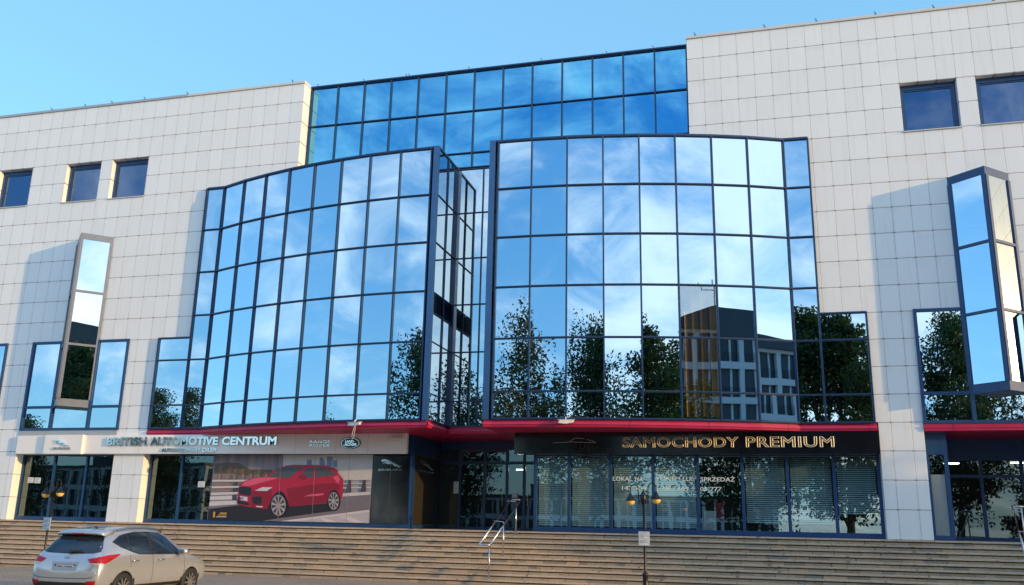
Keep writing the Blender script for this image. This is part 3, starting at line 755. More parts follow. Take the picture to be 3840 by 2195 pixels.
POSTER = [
 ('base', [[12.26,2.628],[18.882,2.641],[18.898,0.162],[12.266,0.147]]),
 ('sky', [[15.176,2.628],[18.882,2.641],[18.888,1.72],[15.263,1.694]]),
 ('city', [[12.261,2.62],[15.19,2.628],[15.239,1.942],[12.279,1.888]]),
 ('tower', [[16.187,2.417],[16.395,2.417],[16.412,2.207],[16.205,2.206]]),
 ('tower', [[16.706,2.492],[16.844,2.492],[16.955,2.295],[16.964,2.184],[16.731,2.183]]),
 ('tower', [[17.005,2.53],[17.238,2.53],[17.265,2.173],[17.033,2.172]]),
 ('tower', [[17.276,2.394],[17.439,2.395],[17.458,2.149],[17.294,2.149]]),
 ('treeband', [[12.274,2.257],[12.829,2.309],[13.354,2.285],[13.84,2.048],[14.808,2.039],[14.766,1.89],[12.282,1.863]]),
 ('water', [[12.266,1.875],[14.819,1.927],[14.844,1.666],[13.819,1.161],[12.267,1.119]]),
 ('rail', [[12.269,1.648],[13.88,1.664],[13.83,1.594],[12.271,1.577]]),
 ('rail', [[12.268,1.403],[13.561,1.432],[13.511,1.367],[12.271,1.332]]),
 ('rail', [[12.267,1.164],[13.47,1.212],[13.452,1.119],[12.266,1.073]]),
 ('rail', [[12.25,1.018],[13.427,1.082],[13.443,0.933],[12.253,0.893]]),
 ('rail', [[12.254,0.83],[13.504,0.897],[13.548,0.761],[12.256,0.668]]),
 ('rail', [[17.734,1.712],[18.882,1.732],[18.884,1.696],[17.736,1.673]]),
 ('rail', [[17.744,1.571],[18.891,1.588],[18.893,1.552],[17.747,1.53]]),
 ('rail', [[17.755,1.421],[18.892,1.448],[18.894,1.408],[17.759,1.368]]),
 ('rail', [[17.757,1.204],[18.898,1.269],[18.896,1.168],[17.747,1.083]]),
 ('post', [[13.223,1.584],[13.378,1.585],[13.375,1.43],[13.223,1.424]]),
 ('post', [[13.211,1.354],[13.382,1.36],[13.385,1.206],[13.214,1.194]]),
 ('post', [[13.209,1.104],[13.394,1.119],[13.403,0.913],[13.212,0.9]]),
 ('post', [[17.956,1.689],[18.058,1.69],[18.095,1.236],[17.871,1.224]]),
 ('post', [[18.539,1.693],[18.64,1.694],[18.689,1.274],[18.467,1.259]]),
 ('road', [[12.256,0.668],[13.576,0.761],[15.808,0.89],[17.753,1.079],[18.896,1.168],[18.898,0.162],[12.266,0.147]]),
 ('shade', [[12.263,0.564],[13.58,0.724],[14.981,0.83],[17.173,0.908],[17.618,0.722],[17.469,0.564],[16.666,0.467],[14.571,0.165],[12.265,0.152]]),
 ('pave', [[15.379,0.15],[17.212,0.416],[18.894,0.626],[18.898,0.162]]),
 ('stripe', [[16.898,0.291],[17.194,0.303],[17.634,0.15],[17.179,0.148]]),
 ('stripe', [[17.644,0.376],[17.961,0.417],[18.665,0.193],[18.298,0.167]]),
 ('stripe', [[15.295,0.159],[18.886,0.633],[18.888,0.562],[15.874,0.16]]),
 ('arch', [[14.807,0.607],[14.85,1.024],[15.024,1.26],[15.242,1.311],[15.478,1.179],[15.601,0.887],[15.607,0.668],[15.432,0.471]]),
 ('arch', [[17.154,0.811],[17.187,1.077],[17.305,1.296],[17.493,1.322],[17.65,1.203],[17.694,0.962],[17.617,0.745],[17.33,0.621]]),
 ('body', [[13.475,1.431],[13.657,1.608],[14.044,1.73],[14.579,1.776],[14.738,1.889],[15.004,2.053],[15.357,2.191],[15.689,2.227],[16.522,2.22],[16.963,2.201],[17.351,2.119],[17.492,2.046],[17.528,1.929],[17.747,1.712],[17.77,1.397],[17.766,1.083],[17.669,0.943],[17.625,1.178],[17.493,1.322],[17.358,1.32],[17.232,1.198],[17.166,1.004],[17.165,0.835],[15.632,0.705],[15.555,0.935],[15.394,1.178],[15.219,1.262],[15.056,1.211],[14.918,1.05],[14.839,0.852],[14.724,0.594],[14.015,0.644],[13.492,0.748],[13.427,0.821],[13.45,1.132],[13.46,1.306]]),
 ('bodydark', [[15.462,1.35],[16.308,1.481],[17.338,1.582],[17.628,1.492],[17.643,1.299],[17.357,1.325],[17.232,1.198],[17.164,0.847],[15.631,0.717],[15.565,0.984]]),
 ('bodydark', [[14.064,1.263],[14.817,1.369],[14.918,1.05],[14.723,0.606],[14.015,0.644],[14.005,1.014]]),
 ('bodylight', [[13.688,1.583],[14.046,1.715],[14.581,1.764],[15.146,1.738],[14.513,1.589],[13.904,1.435],[13.56,1.444]]),
 ('bodylight', [[16.179,1.065],[16.473,1.153],[16.988,1.195],[17.032,1.147],[16.751,1.096]]),
 ('bodylight', [[17.322,1.782],[17.534,1.856],[17.627,1.687],[17.557,1.54]]),
 ('glass', [[14.65,1.777],[15.036,2.01],[15.318,2.154],[16.125,2.169],[15.552,1.733],[15.033,1.754]]),
 ('glass', [[15.982,1.743],[16.102,1.959],[16.283,2.1],[16.506,2.146],[16.546,1.764]]),
 ('glass', [[16.597,2.146],[16.997,2.113],[17.124,1.817],[16.661,1.768]]),
 ('glass', [[17.031,2.098],[17.25,2.021],[17.439,1.856],[17.14,1.82]]),
 ('black', [[13.474,1.386],[13.678,1.408],[13.989,1.381],[14.023,1.163],[13.985,1.063],[13.496,1.132]]),
 ('black', [[14.059,1.04],[14.468,1.044],[14.47,0.744],[14.141,0.789]]),
 ('black', [[13.474,0.909],[13.969,0.816],[13.957,0.712],[13.454,0.78]]),
 ('chrome', [[14.15,1.258],[14.448,1.39],[14.885,1.389],[14.659,1.254]]),
 ('chrome', [[14.249,0.702],[14.545,0.696],[14.536,0.652],[14.282,0.661]]),
 ('plate', [[13.545,1.051],[13.868,1.02],[13.878,0.872],[13.56,0.91]]),
 ('mirror', [[16.269,1.775],[16.257,1.807],[16.227,1.835],[16.183,1.855],[16.129,1.866],[16.074,1.866],[16.022,1.854],[15.981,1.833],[15.956,1.805],[15.949,1.773],[15.961,1.741],[15.992,1.713],[16.036,1.692],[16.09,1.682],[16.145,1.682],[16.196,1.694],[16.237,1.715],[16.263,1.743]]),
 ('tyre', [[15.584,0.741],[15.567,0.831],[15.533,0.917],[15.485,0.995],[15.423,1.059],[15.352,1.107],[15.276,1.137],[15.196,1.146],[15.119,1.135],[15.048,1.104],[14.986,1.054],[14.936,0.988],[14.902,0.909],[14.884,0.822],[14.884,0.731],[14.902,0.639],[14.936,0.553],[14.985,0.476],[15.047,0.413],[15.118,0.365],[15.195,0.336],[15.273,0.328],[15.35,0.339],[15.421,0.37],[15.482,0.42],[15.532,0.485],[15.566,0.563],[15.584,0.65]]),
 ('tyre', [[17.702,0.927],[17.69,1.008],[17.666,1.085],[17.632,1.154],[17.588,1.211],[17.538,1.254],[17.484,1.281],[17.428,1.29],[17.373,1.28],[17.323,1.252],[17.279,1.208],[17.244,1.149],[17.22,1.079],[17.207,1.002],[17.207,0.92],[17.22,0.839],[17.244,0.762],[17.279,0.693],[17.323,0.636],[17.373,0.593],[17.427,0.567],[17.483,0.559],[17.537,0.569],[17.587,0.597],[17.631,0.641],[17.665,0.699],[17.69,0.768],[17.702,0.845]]),
 ('rim', [[15.493,0.739],[15.478,0.823],[15.449,0.902],[15.407,0.972],[15.354,1.031],[15.293,1.076],[15.228,1.103],[15.161,1.112],[15.095,1.101],[15.035,1.073],[14.982,1.027],[14.941,0.967],[14.912,0.895],[14.897,0.815],[14.898,0.731],[14.914,0.647],[14.943,0.568],[14.986,0.498],[15.039,0.439],[15.099,0.396],[15.165,0.369],[15.231,0.361],[15.297,0.371],[15.357,0.4],[15.409,0.445],[15.45,0.505],[15.479,0.577],[15.493,0.656]]),
 ('rim', [[17.635,0.926],[17.625,0.995],[17.605,1.061],[17.576,1.12],[17.539,1.169],[17.497,1.206],[17.451,1.229],[17.405,1.236],[17.359,1.228],[17.317,1.204],[17.28,1.166],[17.251,1.116],[17.231,1.056],[17.221,0.99],[17.221,0.92],[17.232,0.851],[17.252,0.785],[17.281,0.726],[17.318,0.677],[17.36,0.641],[17.406,0.618],[17.452,0.611],[17.498,0.62],[17.539,0.643],[17.576,0.681],[17.605,0.731],[17.625,0.79],[17.635,0.856]]),
 ('spoke', [[15.256,0.721],[15.468,0.739],[15.459,0.604]]),
 ('spoke', [[17.47,0.911],[17.617,0.925],[17.61,0.813]]),
 ('spoke', [[15.239,0.676],[15.425,0.516],[15.349,0.43]]),
 ('spoke', [[17.458,0.874],[17.586,0.74],[17.533,0.668]]),
 ('spoke', [[15.202,0.659],[15.275,0.396],[15.167,0.398]]),
 ('spoke', [[17.432,0.86],[17.483,0.64],[17.408,0.642]]),
 ('spoke', [[15.162,0.677],[15.088,0.434],[14.999,0.523]]),
 ('spoke', [[17.405,0.875],[17.353,0.672],[17.291,0.747]]),
 ('spoke', [[15.138,0.723],[14.951,0.613],[14.922,0.749]]),
 ('spoke', [[17.388,0.913],[17.259,0.822],[17.239,0.935]]),
 ('spoke', [[15.141,0.774],[14.928,0.85],[14.974,0.969]]),
 ('spoke', [[17.391,0.956],[17.244,1.019],[17.275,1.118]]),
 ('spoke', [[15.17,0.807],[15.031,1.034],[15.13,1.079]]),
 ('spoke', [[17.411,0.983],[17.315,1.172],[17.383,1.21]]),
 ('spoke', [[15.211,0.806],[15.211,1.077],[15.317,1.028]]),
 ('spoke', [[17.439,0.982],[17.44,1.208],[17.513,1.167]]),
 ('spoke', [[15.245,0.772],[15.384,0.961],[15.447,0.84]]),
 ('spoke', [[17.463,0.954],[17.559,1.11],[17.602,1.01]]),
 ('seam', [[15.133,2.626],[15.15,2.626],[15.234,0.128],[15.217,0.128]]),
 ('seam', [[16.557,2.626],[16.574,2.626],[16.63,0.155],[16.614,0.154]]),
 ('seam', [[17.951,2.626],[17.967,2.626],[17.997,0.18],[17.981,0.18]]),
 ('yellow', [[12.475,0.46],[12.57,0.462],[12.577,0.251],[12.491,0.25]]),
 ('yellow', [[12.767,0.433],[13.062,0.437],[13.067,0.393],[12.772,0.388]]),
 ('yellow', [[12.689,0.357],[13.062,0.363],[13.065,0.334],[12.692,0.328]]),
 ('white', [[12.625,0.289],[13.061,0.297],[13.064,0.27],[12.628,0.262]]),
]
# ------------------------------------------------------------------ signs and lettering
CAT = [(0,.323),(.042,.375),(.14,.4),(.266,.386),(.406,.337),(.573,.26),(.741,.162),(.881,.085),(.937,.064),(.993,.092),(1,.071),(.951,.036),(.888,.042),(.912,.008),(.86,0),(.783,.064),(.671,.064),(.615,.092),(.559,.176),(.462,.166),(.322,.166),(.245,.204),(.154,.215),(.126,.166),(.098,.183),(.119,.232),(.21,.253),(.308,.253),(.224,.285),(.14,.302),(.098,.281),(.063,.253),(.035,.267),(.042,.295)]
def leaper(parent, x0, x1, z0, z1, y, d, mat, plane='xz'):
    mb = MB()
    zs = (z1-z0)/.4
    pts = [(x0+(x1-x0)*a, z0+b*zs) for a, b in CAT]
    if plane == 'xz': mb.prism([(a, y, b) for a, b in pts], (0, -1, 0), d)
    else: mb.prism([(y, a, b) for a, b in pts], (1, 0, 0), d)
    return mb.build("emblem", mat, parent, bevel=min(.008, d*.3))
S1 = empty("sign_board", (12, -.15, 2.97), 0, "long white sign board over the left shopfronts with raised steel lettering", "shop sign")
m = MB(); m.box(3.40, 20.38, -.16, .0, 2.60, 3.325); m.build("board", MT['sign'], S1, bevel=.006)
for x in (9.2, 12.3, 15.95, 17.596, 18.86):
    m = MB(); m.box(x-.005, x+.005, -.163, -.158, 2.61, 3.32); m.build("joint", MT['cap'], S1)
m = MB(); m.box(4.86, 6.66, -.30, -.155, 2.585, 3.335); m.build("emblem_panel", MT['sign'], S1, bevel=.006)
leaper(S1, 5.40, 6.09, 2.88, 3.15, -.301, .06, MT['letter'])
text_bm("JAGUAR", 5.34, 6.18, 2.735, 2.85, -.301, .05, .01, spacing=1.1).build("lettering", MT['steel'], S1)
for w_, a, b in (("BRITISH", 7.74, 9.58), ("AUTOMOTIVE", 9.74, 12.72), ("CENTRUM", 12.89, 15.20)):
    text_bm(w_, a, b, 2.915, 3.238, -.161, .075, .035).build("lettering", MT['letter'], S1)
for w_, a, b in (("AUTORYZOWANY", 10.27, 11.99), ("DILER", 12.08, 12.69)):
    text_bm(w_, a, b, 2.67, 2.81, -.161, .05, .03).build("lettering", MT['letter'], S1)
text_bm("RANGE", 16.55, 17.38, 2.985, 3.085, -.161, .03, .02, spacing=1.1).build("lettering", MT['steel'], S1)
text_bm("ROVER", 16.55, 17.38, 2.855, 2.95, -.161, .03, .02, spacing=1.1).build("lettering", MT['steel'], S1)
grn = plain("emblem_green", (.004, .035, .022), .2, 0, .1, 3, .5)
m = MB(); m.lathe([(0, -.0), (.39, -.0), (.395, -.03), (.385, -.055), (0, -.06)], (18.195, -.165, 2.975), 40, axis='y')
for i, v in enumerate(m.v): m.v[i] = (v[0], v[1], 2.975+(v[2]-2.975)*.52)
ov = m.build("oval_emblem", grn, S1)
rg = MB(); n = 48
for k in range(n):
    a, b = 2*PI*k/n, 2*PI*(k+1)/n
    e = lambda t, q: (18.195+.36*q*math.cos(t), -.227, 2.975+.185*q*math.sin(t))
    rg.quad(e(a, .96), e(b, .96), e(b, 1), e(a, 1))
rg.build("ring", MT['letter'], ov)
text_bm("LAND-", 17.99, 18.36, 2.99, 3.085, -.228, .008, .025, italic=.2).build("lettering", MT['letter'], ov)
text_bm("-ROVER", 17.94, 18.45, 2.875, 2.97, -.228, .008, .025, italic=.2).build("lettering", MT['letter'], ov)

S2 = empty("sign_board", (30.4, -.15, 2.97), 0, "long gloss black sign board over the right shopfront with golden outline letters", "shop sign")
m = MB(); m.box(24.38, 25.28, -.155, .30, 2.59, 3.32); m.box(25.285, 28.6, -.15, .30, 2.59, 3.32); m.box(28.605, 32.55, -.152, .30, 2.59, 3.32); m.box(32.555, 36.26, -.15, .30, 2.59, 3.32)
m.build("board", MT['black_sign'], S2)
dg = plain("dull_gold", (.16, .11, .05), .4, .6, .5, 40)
for w_, a, b in (("SAMOCHODY", 28.16, 31.97), ("PREMIUM", 32.19, 34.92)):
    tw = text_bm(w_, a, b, 2.80, 3.145, -.17, .03, .008, outline=.020, spacing=1.07).build("lettering", MT['gold'], S2)
    text_bm(w_, a+.03, b-.03, 2.83, 3.115, -.157, .012, .008, spacing=1.08).build("letter_face", dg, tw)
t = text_bm("AUTO", 26.45, 27.34, 2.765, 2.925, -.157, .012, .0, outline=.014); t.build("lettering", dg, S2)
for l in ([(25.758,2.967),(26.18,2.988),(26.329,3.008),(26.45,3.083),(26.531,3.116),(26.612,3.128),(26.719,3.125),(26.854,3.104)], [(26.948,3.081),(27.228,3.002)], [(26.342,3.004),(26.585,2.991),(27.054,2.98),(27.254,2.969)]):
    m = MB(); m.tube([(x, -.165, z) for x, z in l], .008, 6); m.build("car_outline", MT['steel'], S2)

# window lettering, stuck on the glass
wl = empty("window_lettering", (29.8, .44, 1.6), 0, "white rental notice lettering across the blind filled shop panes", "window lettering")
wh = plain("white_vinyl", (.72, .80, .78), .6, 0, .03)
for tx, a, b, c, d in (("LOKAL", 27.73, 28.40, 1.733, 1.878), ("NA", 28.485, 28.77, 1.734, 1.878), ("W", 28.866, 29.035, 1.735, 1.878), ("YNAJEM", 29.19, 30.0, 1.735, 1.882), ("LUB", 30.09, 30.48, 1.737, 1.882),
                       ("SPRZEDA\u017b", 30.67, 31.775, 1.738, 1.915), ("142,30m\u00b2", 28.04, 29.02, 1.40, 1.565), ("|", 29.225, 29.245, 1.385, 1.575), ("tel.:", 29.41, 29.81, 1.425, 1.57), ("609", 29.90, 30.27, 1.425, 1.555),
                       ("5", 30.37, 30.465, 1.425, 1.555), ("05", 30.65, 30.88, 1.425, 1.555), ("777", 30.98, 31.35, 1.427, 1.555)):
    text_bm(tx, a, b, c, d, .437, .004, .012).build("lettering", wh, wl)

# car poster
def city_mat():
    m_, nt, b = nodemat("poster_city"); g = G(nt)
    p = pos(g); st = g.noise(1, g.scale(p, (5.5, 1, .25)), 3, .6)
    cr = g.n('ShaderNodeValToRGB'); g.l(st, cr.inputs[0]); e = cr.color_ramp.elements
    e[0].position, e[0].color = .3, (.09, .085, .16, 1); e[1].position, e[1].color = .75, (.42, .34, .33, 1)
    q = e.new(.48); q.color = (.20, .17, .22, 1); q = e.new(.58); q.color = (.30, .23, .23, 1)
    cr.color_ramp.interpolation = 'LINEAR'
    g.l(g.mix(g.m('MULTIPLY', g.noise(14, p, 3), .5), cr.outputs[0], (.14, .12, .16)), b.inputs['Base Color']); b.inputs['Roughness'].default_value = .35
    return m_
pc = {'base': (.28, .27, .30), 'sky': (.46, .44, .44), 'tower': (.16, .17, .29), 'treeband': (.085, .06, .04), 'water': (.20, .135, .12), 'rail': (.48, .44, .43), 'post': (.07, .055, .075),
      'road': (.15, .125, .14), 'shade': (.022, .014, .018), 'pave': (.38, .34, .35), 'stripe': (.50, .43, .43), 'arch': (.016, .006, .01), 'body': (.46, .008, .045), 'bodydark': (.27, .004, .022),
      'bodylight': (.58, .07, .14), 'glass': (.075, .09, .105), 'black': (.02, .018, .024), 'chrome': (.5, .48, .50), 'plate': (.6, .6, .65), 'mirror': (.27, .006, .03), 'tyre': (.012, .01, .013),
      'rim': (.33, .29, .29), 'spoke': (.05, .04, .045), 'seam': (.30, .24, .27), 'yellow': (.55, .33, .03), 'white': (.6, .58, .6)}
pc = {k: (tuple(min(.9, x*1.28) for x in c) if k in ('base', 'sky', 'water', 'rail', 'road', 'pave', 'stripe', 'treeband', 'tower', 'chrome', 'rim', 'bodylight') else c) for k, c in pc.items()}
pm = {k: plain("poster_"+k, c, .35, 0, .18 if k in ('water', 'treeband', 'road', 'base', 'sky') else .06, 4 if k != 'treeband' else 9) for k, c in pc.items()}
pm['city'] = city_mat()
PO = empty("car_poster", (15.5, .43, 1.3), 0, "large printed window poster of a red car driving past a waterfront railing", "poster")
m0 = MB(); m0.box(12.25, 18.86, .376, .39, .165, 2.61); m0.build("sheet", pm['base'], PO)
# soft bushes along the printed river bank and streaks in the printed water
rp2 = random.Random(3)
bush = []
for k in range(26):
    bx, bz = 12.55+k*.105+rp2.uniform(-.04, .04), 2.02-k*.006+rp2.uniform(-.03, .05)-(.03 if k > 12 else 0); br_ = rp2.uniform(.07, .17)*(1 if k < 13 else .6)
    bush.append(('bush%d' % (k % 3), [[bx+br_*math.cos(2*PI*q/11)*rp2.uniform(.8, 1.1), bz+br_*math.sin(2*PI*q/11)*rp2.uniform(.8, 1.1)] for q in range(11)]))
for k in range(16):
    bx = 12.5+k*.17+rp2.uniform(-.05, .05); w_ = rp2.uniform(.03, .08)
    bush.append(('streak%d' % (k % 2), [[bx, 1.55+rp2.uniform(-.1, .1)], [bx+w_, 1.55], [bx+w_, 1.86], [bx, 1.86]]))
for q, c_ in (('bush0', (.13, .085, .045)), ('bush1', (.20, .11, .06)), ('bush2', (.085, .07, .04)), ('streak0', (.34, .25, .22)), ('streak1', (.15, .11, .10))): pm[q] = plain("poster_"+q, c_, .35, 0, .2, 12)
ins = [i for i, (n_, p) in enumerate(POSTER) if n_ == 'water'][0]+1
POSTER[ins:ins] = bush
names = []
for n_, p in POSTER[1:]:
    if n_ not in names: names.append(n_)
bys = {}
for i, (n_, p) in enumerate(POSTER[1:]):
    y = .374 - .0006*i
    pr_ = [(x + (x-22)*0.0, z) for x, z in p]
    key = 'printed_car' if n_ in ('arch', 'body', 'bodydark', 'bodylight', 'glass', 'black', 'chrome', 'plate', 'mirror', 'tyre', 'rim', 'spoke') else 'printed_scene'
    d = bys.setdefault(key, (MB(), []))
    if n_ not in d[1]: d[1].append(n_)
    ctr = sum(1 for _ in p)
    pts = [Vector((x, z)) for x, z in p]
    r = delaunay_2d_cdt(pts, [], [list(range(ctr))], 1, 1e-5)
    k = len(d[0].v)
    d[0].v += [(min(18.86, max(12.25, v.x)), y, min(2.61, max(.165, v.y))) for v in r[0]]
    for f in r[2]: d[0].f.append(tuple(k+j for j in f)); d[0].mi.append(d[1].index(n_))
for key, (mb_, ns) in bys.items():
    o = mb_.build(key, [pm[n_] for n_ in ns], PO, recalc=False)
    for p in o.data.polygons:
        if p.normal.y > 0: p.flip()
PO_car = [o for o in PO.children if o.name == 'printed_car'][0]
text_bm("WO FPACE", 13.45, 13.70, .93, 1.01, .30, .002, .02).build("printed_plate_text", pm['black'], PO_car)

# black branded panels beside the entrance
P1 = empty("poster", (19.6, .4, 1.4), 0, "black window poster with a silver leaping cat, facing the stairs", "poster")
m = MB(); m.box(18.90, 20.32, .376, .39, .16, 2.62); m.build("sheet", MT['black_sign'], P1)
m = MB(); m.box(19.575, 19.59, .372, .377, .16, 2.4); m.build("seam", dg, P1)
leaper(P1, 19.20, 20.01, 2.14, 2.445, .375, .006, MT['letter'])
text_bm("JAGUAR", 19.09, 20.06, 2.015, 2.10, .374, .005, .012, spacing=1.1).build("lettering", MT['letter'], P1)
P2 = empty("poster", (20.5, 1.8, 1.4), 0, "black poster with a silver leaping cat on the side wall of the entrance", "poster")
m = MB(); m.box(20.425, 20.44, .60, 3.05, .16, 2.62); m.build("sheet", plain("matt_black_film", (.024, .018, .012), .45, 0, .15), P2)
leaper(P2, 1.07, 2.60, 2.16, 2.46, 20.441, .006, MT['letter'], plane='yz')
text_bm("JAGUAR", .88, 2.70, 2.03, 2.12, 20.441, .005, .012, plane='yz', spacing=1.1).build("lettering", MT['letter'], P2)

# paper notices on the panes
for i, (x0, x1, z0, z1, y, l) in enumerate([(3.70, 3.985, 1.47, 1.687, .385, "white paper notice on the dark shop pane, left of two"), (4.03, 4.33, 1.458, 1.68, .385, "white paper notice on the dark shop pane, right of two"),
                                          (11.64, 11.94, 1.37, 1.588, .385, "single white paper notice beside the car poster"), (21.13, 21.33, 1.34, 1.79, 3.05, "white paper sheets on the left entrance pane"),
                                          (23.47, 23.69, 1.20, 1.39, 3.05, "small white paper on the entrance door")]):
    e_ = empty("paper_notice", (x0, y, z0), 0, l, "notice", "paper notices on the shop panes")
    m = MB(); m.box(x0, x1, y, y+.004, z0, z1); m.build("sheet", MT['paper'], e_)
    m = MB()
    for k in range(5): m.box(x0+.03, x1-.03-.05*(k % 3), y-.002, y, z1-.05-k*(z1-z0)*.16, z1-.042-k*(z1-z0)*.16)
    m.build("print", MT['ink'], e_)

# things seen inside
cb = empty("cabinet", (30.9, 1.3, 0), 0, "white low cabinet behind the open shop pane", "cabinet")
m = MB(); m.box(30.70, 31.10, 1.25, 1.65, .02, .80); m.build("case", MT['cabinet'], cb, bevel=.01)
m = MB(); m.box(30.72, 31.08, 1.23, 1.248, .1, .42); m.box(30.72, 31.08, 1.23, 1.248, .44, .77); m.build("drawer", MT['cabinet'], cb)
rp_ = empty("display_board", (31.15, 1.9, 0), 0, "red display board standing behind the white cabinet", "display board")
m = MB(); m.box(31.02, 31.34, 1.88, 1.92, .55, 1.08); m.build("panel", MT['redp'], rp_, bevel=.01)
m = MB(); m.tube([(31.18, 1.93, .02), (31.18, 1.93, .9)], .015); m.build("stand", MT['black'], rp_)
def chair(x, y, lab):
    c_ = empty("office_chair", (x, y, .02), 0, lab, "chair", "red chairs in the shop")
    m = MB(); m.box(x-.24, x+.24, y-.2, y+.25, .40, .47); m.build("seat", MT['redp'], c_, bevel=.02)
    m = MB(); m.box(x-.25, x+.25, y-.25, y-.2, .22, .50); m.build("backrest", MT['redp'], c_, bevel=.02)
    for a in (-.2, .2):
        for b_ in (-.17, .22):
            m = MB(); m.tube([(x+a, y+b_, .02), (x+a, y+b_, .4)], .013, 6); m.build("leg", MT['steel'], c_)
chair(34.35, 1.45, "red chair behind the blind of the second last shop pane")
dr = empty("drape", (30.3, 1.2, 0), 0, "tall yellow drapes seen through the right bulging bay", "drapes")
for xx, z1 in ((30.38, 7.3), (30.62, 7.9), (30.9, 8.0), (31.2, 7.8)):
    m = MB()
    pts = [(xx+.02*math.sin(k*2.1)+.05*k, -.80+.13*k) for k in range(6)]
    for i in range(len(pts)-1):
        (a, b), (c_, d_) = pts[i], pts[i+1]; m.quad((a, b, 3.75), (c_, d_, 3.75), (c_, d_, z1), (a, b, z1))
    m.build("panel", MT['yellow'], dr, recalc=False)
for i, (x, y, z, w, l) in enumerate([(23.43, 4.5, 2.35, .35, "left of three lit ceiling tubes inside the entrance"), (23.98, 5.2, 2.45, .30, "middle of three lit ceiling tubes inside the entrance"), (24.4, 4.6, 2.42, .35, "right of three lit ceiling tubes inside the entrance"),
                                  (39.1, 4.2, 2.62, .5, "lit ceiling tube left of the lobby door"), (41.2, 4.2, 2.65, .4, "lit ceiling tube right of the lobby door")]):
    c_ = empty("ceiling_light", (x, y, z), 0, l, "ceiling light", "lit ceiling tubes inside the building")
    m = MB(); m.box(x-w/2, x+w/2, y-.03, y+.03, z-.03, z); m.build("tube", MT['lamp_on'], c_)
    m = MB(); m.box(x-w/2-.03, x+w/2+.03, y-.06, y+.06, z+.002, z+.05); m.box(x-.01, x+.01, y-.01, y+.01, z+.05, 3.3); m.build("housing", MT['white_pl'], c_)

# ------------------------------------------------------------------ security cameras
def cctv(x, y, z, rz, lab, cable=True):
    c_ = empty("security_camera", (x, y, z), R(rz), lab, "security camera", "security cameras under the bays")
    m = MB(); m.prism([(-.24, -.05, -.05), (-.20, -.05, .055), (.27, -.05, .055), (.25, -.05, -.03), (.0, -.05, -.075)], (0, 1, 0), .11)
    m.build("body", MT['white_pl'], c_, local=True, bevel=.012)
    m = MB(); m.box(-.26, .30, -.065, .075, .057, .068); m.build("sunshield", MT['white_pl'], c_, local=True)
    m = MB(); m.tube([(0, 0, .05), (0, .04, .12), (0, .12, .16)], .018, 8); m.build("bracket", MT['white_pl'], c_, local=True)
    m = MB(); m.lathe([(.0, -.245), (.035, -.245), (.035, -.2)], (0, 0, 0), 12, axis='y')
    if cable:
        m = MB(); m.tube([(.02, .02, -.06), (-.05, .03, -.25), (-.10, .04, -.42), (-.07, .04, -.5), (.0, .04, -.42), (.02, .05, -.2), (.0, .07, -.02)], .008, 6)
        m.build("cable", MT['paper'], c_, local=True)
    return c_
cctv(19.24, -2.25, 3.44, -14, "white security camera with hanging cable under the left bay")
cctv(26.60, -2.12, 3.47, 8, "white security camera under the right bay", cable=False)
cctv(19.95, -.32, 3.10, 28, "beige security camera on the end of the white sign board", cable=False)

# ------------------------------------------------------------------ handrails
def handrail():
    h = empty("handrail", (24.5, -1.8, -.8), 0, "steel handrail running down the stairs in front of the entrance", "handrail", "steel handrails on the stairs")
    posts = [((24.37, -2.88, -1.44), -.44), ((24.50, -1.76, -.80), .30), ((24.62, -.64, -.16), .97)]
    for (x, y, z), zt in posts:
        m = MB(); m.tube([(x, y, z), (x, y, zt)], .022, 10); m.build("post", MT['steel'], h, smooth=True)
        m = MB(); m.lathe([(0, 0), (.07, 0), (.07, .012), (.03, .018), (.024, .03)], (x, y, z), 16); m.build("foot_plate", MT['steel'], h)
        m = MB(); m.tube([(x, y, zt-.01), (x-.32, y+.02, zt+.02)], .012, 8); m.build("crossbar", MT['steel'], h)
    for dx in (.02, -.33):
        a, c_ = Vector((24.37+dx, -2.92, -.42)), Vector((24.73+dx, -.55, 1.03))
        m = MB(); m.tube([a, a+(c_-a)*.5, c_], .026, 12); m.build("rail", MT['steel'], h, smooth=True)
    m = MB(); m.tube([(24.39, -2.92, -.42), (24.04, -2.92, -.42)], .026, 12); m.build("end_bar", MT['steel'], h, smooth=True)
    m = MB(); m.tube([(24.75, -.55, 1.03), (24.40, -.55, 1.03)], .026, 12); m.build("end_bar", MT['steel'], h, smooth=True)
    return h
hr = handrail()
h2 = copy_tree(hr); h2.location.x += 15.34; h2['label'] = "steel handrail at the right edge in front of the blue entrance"

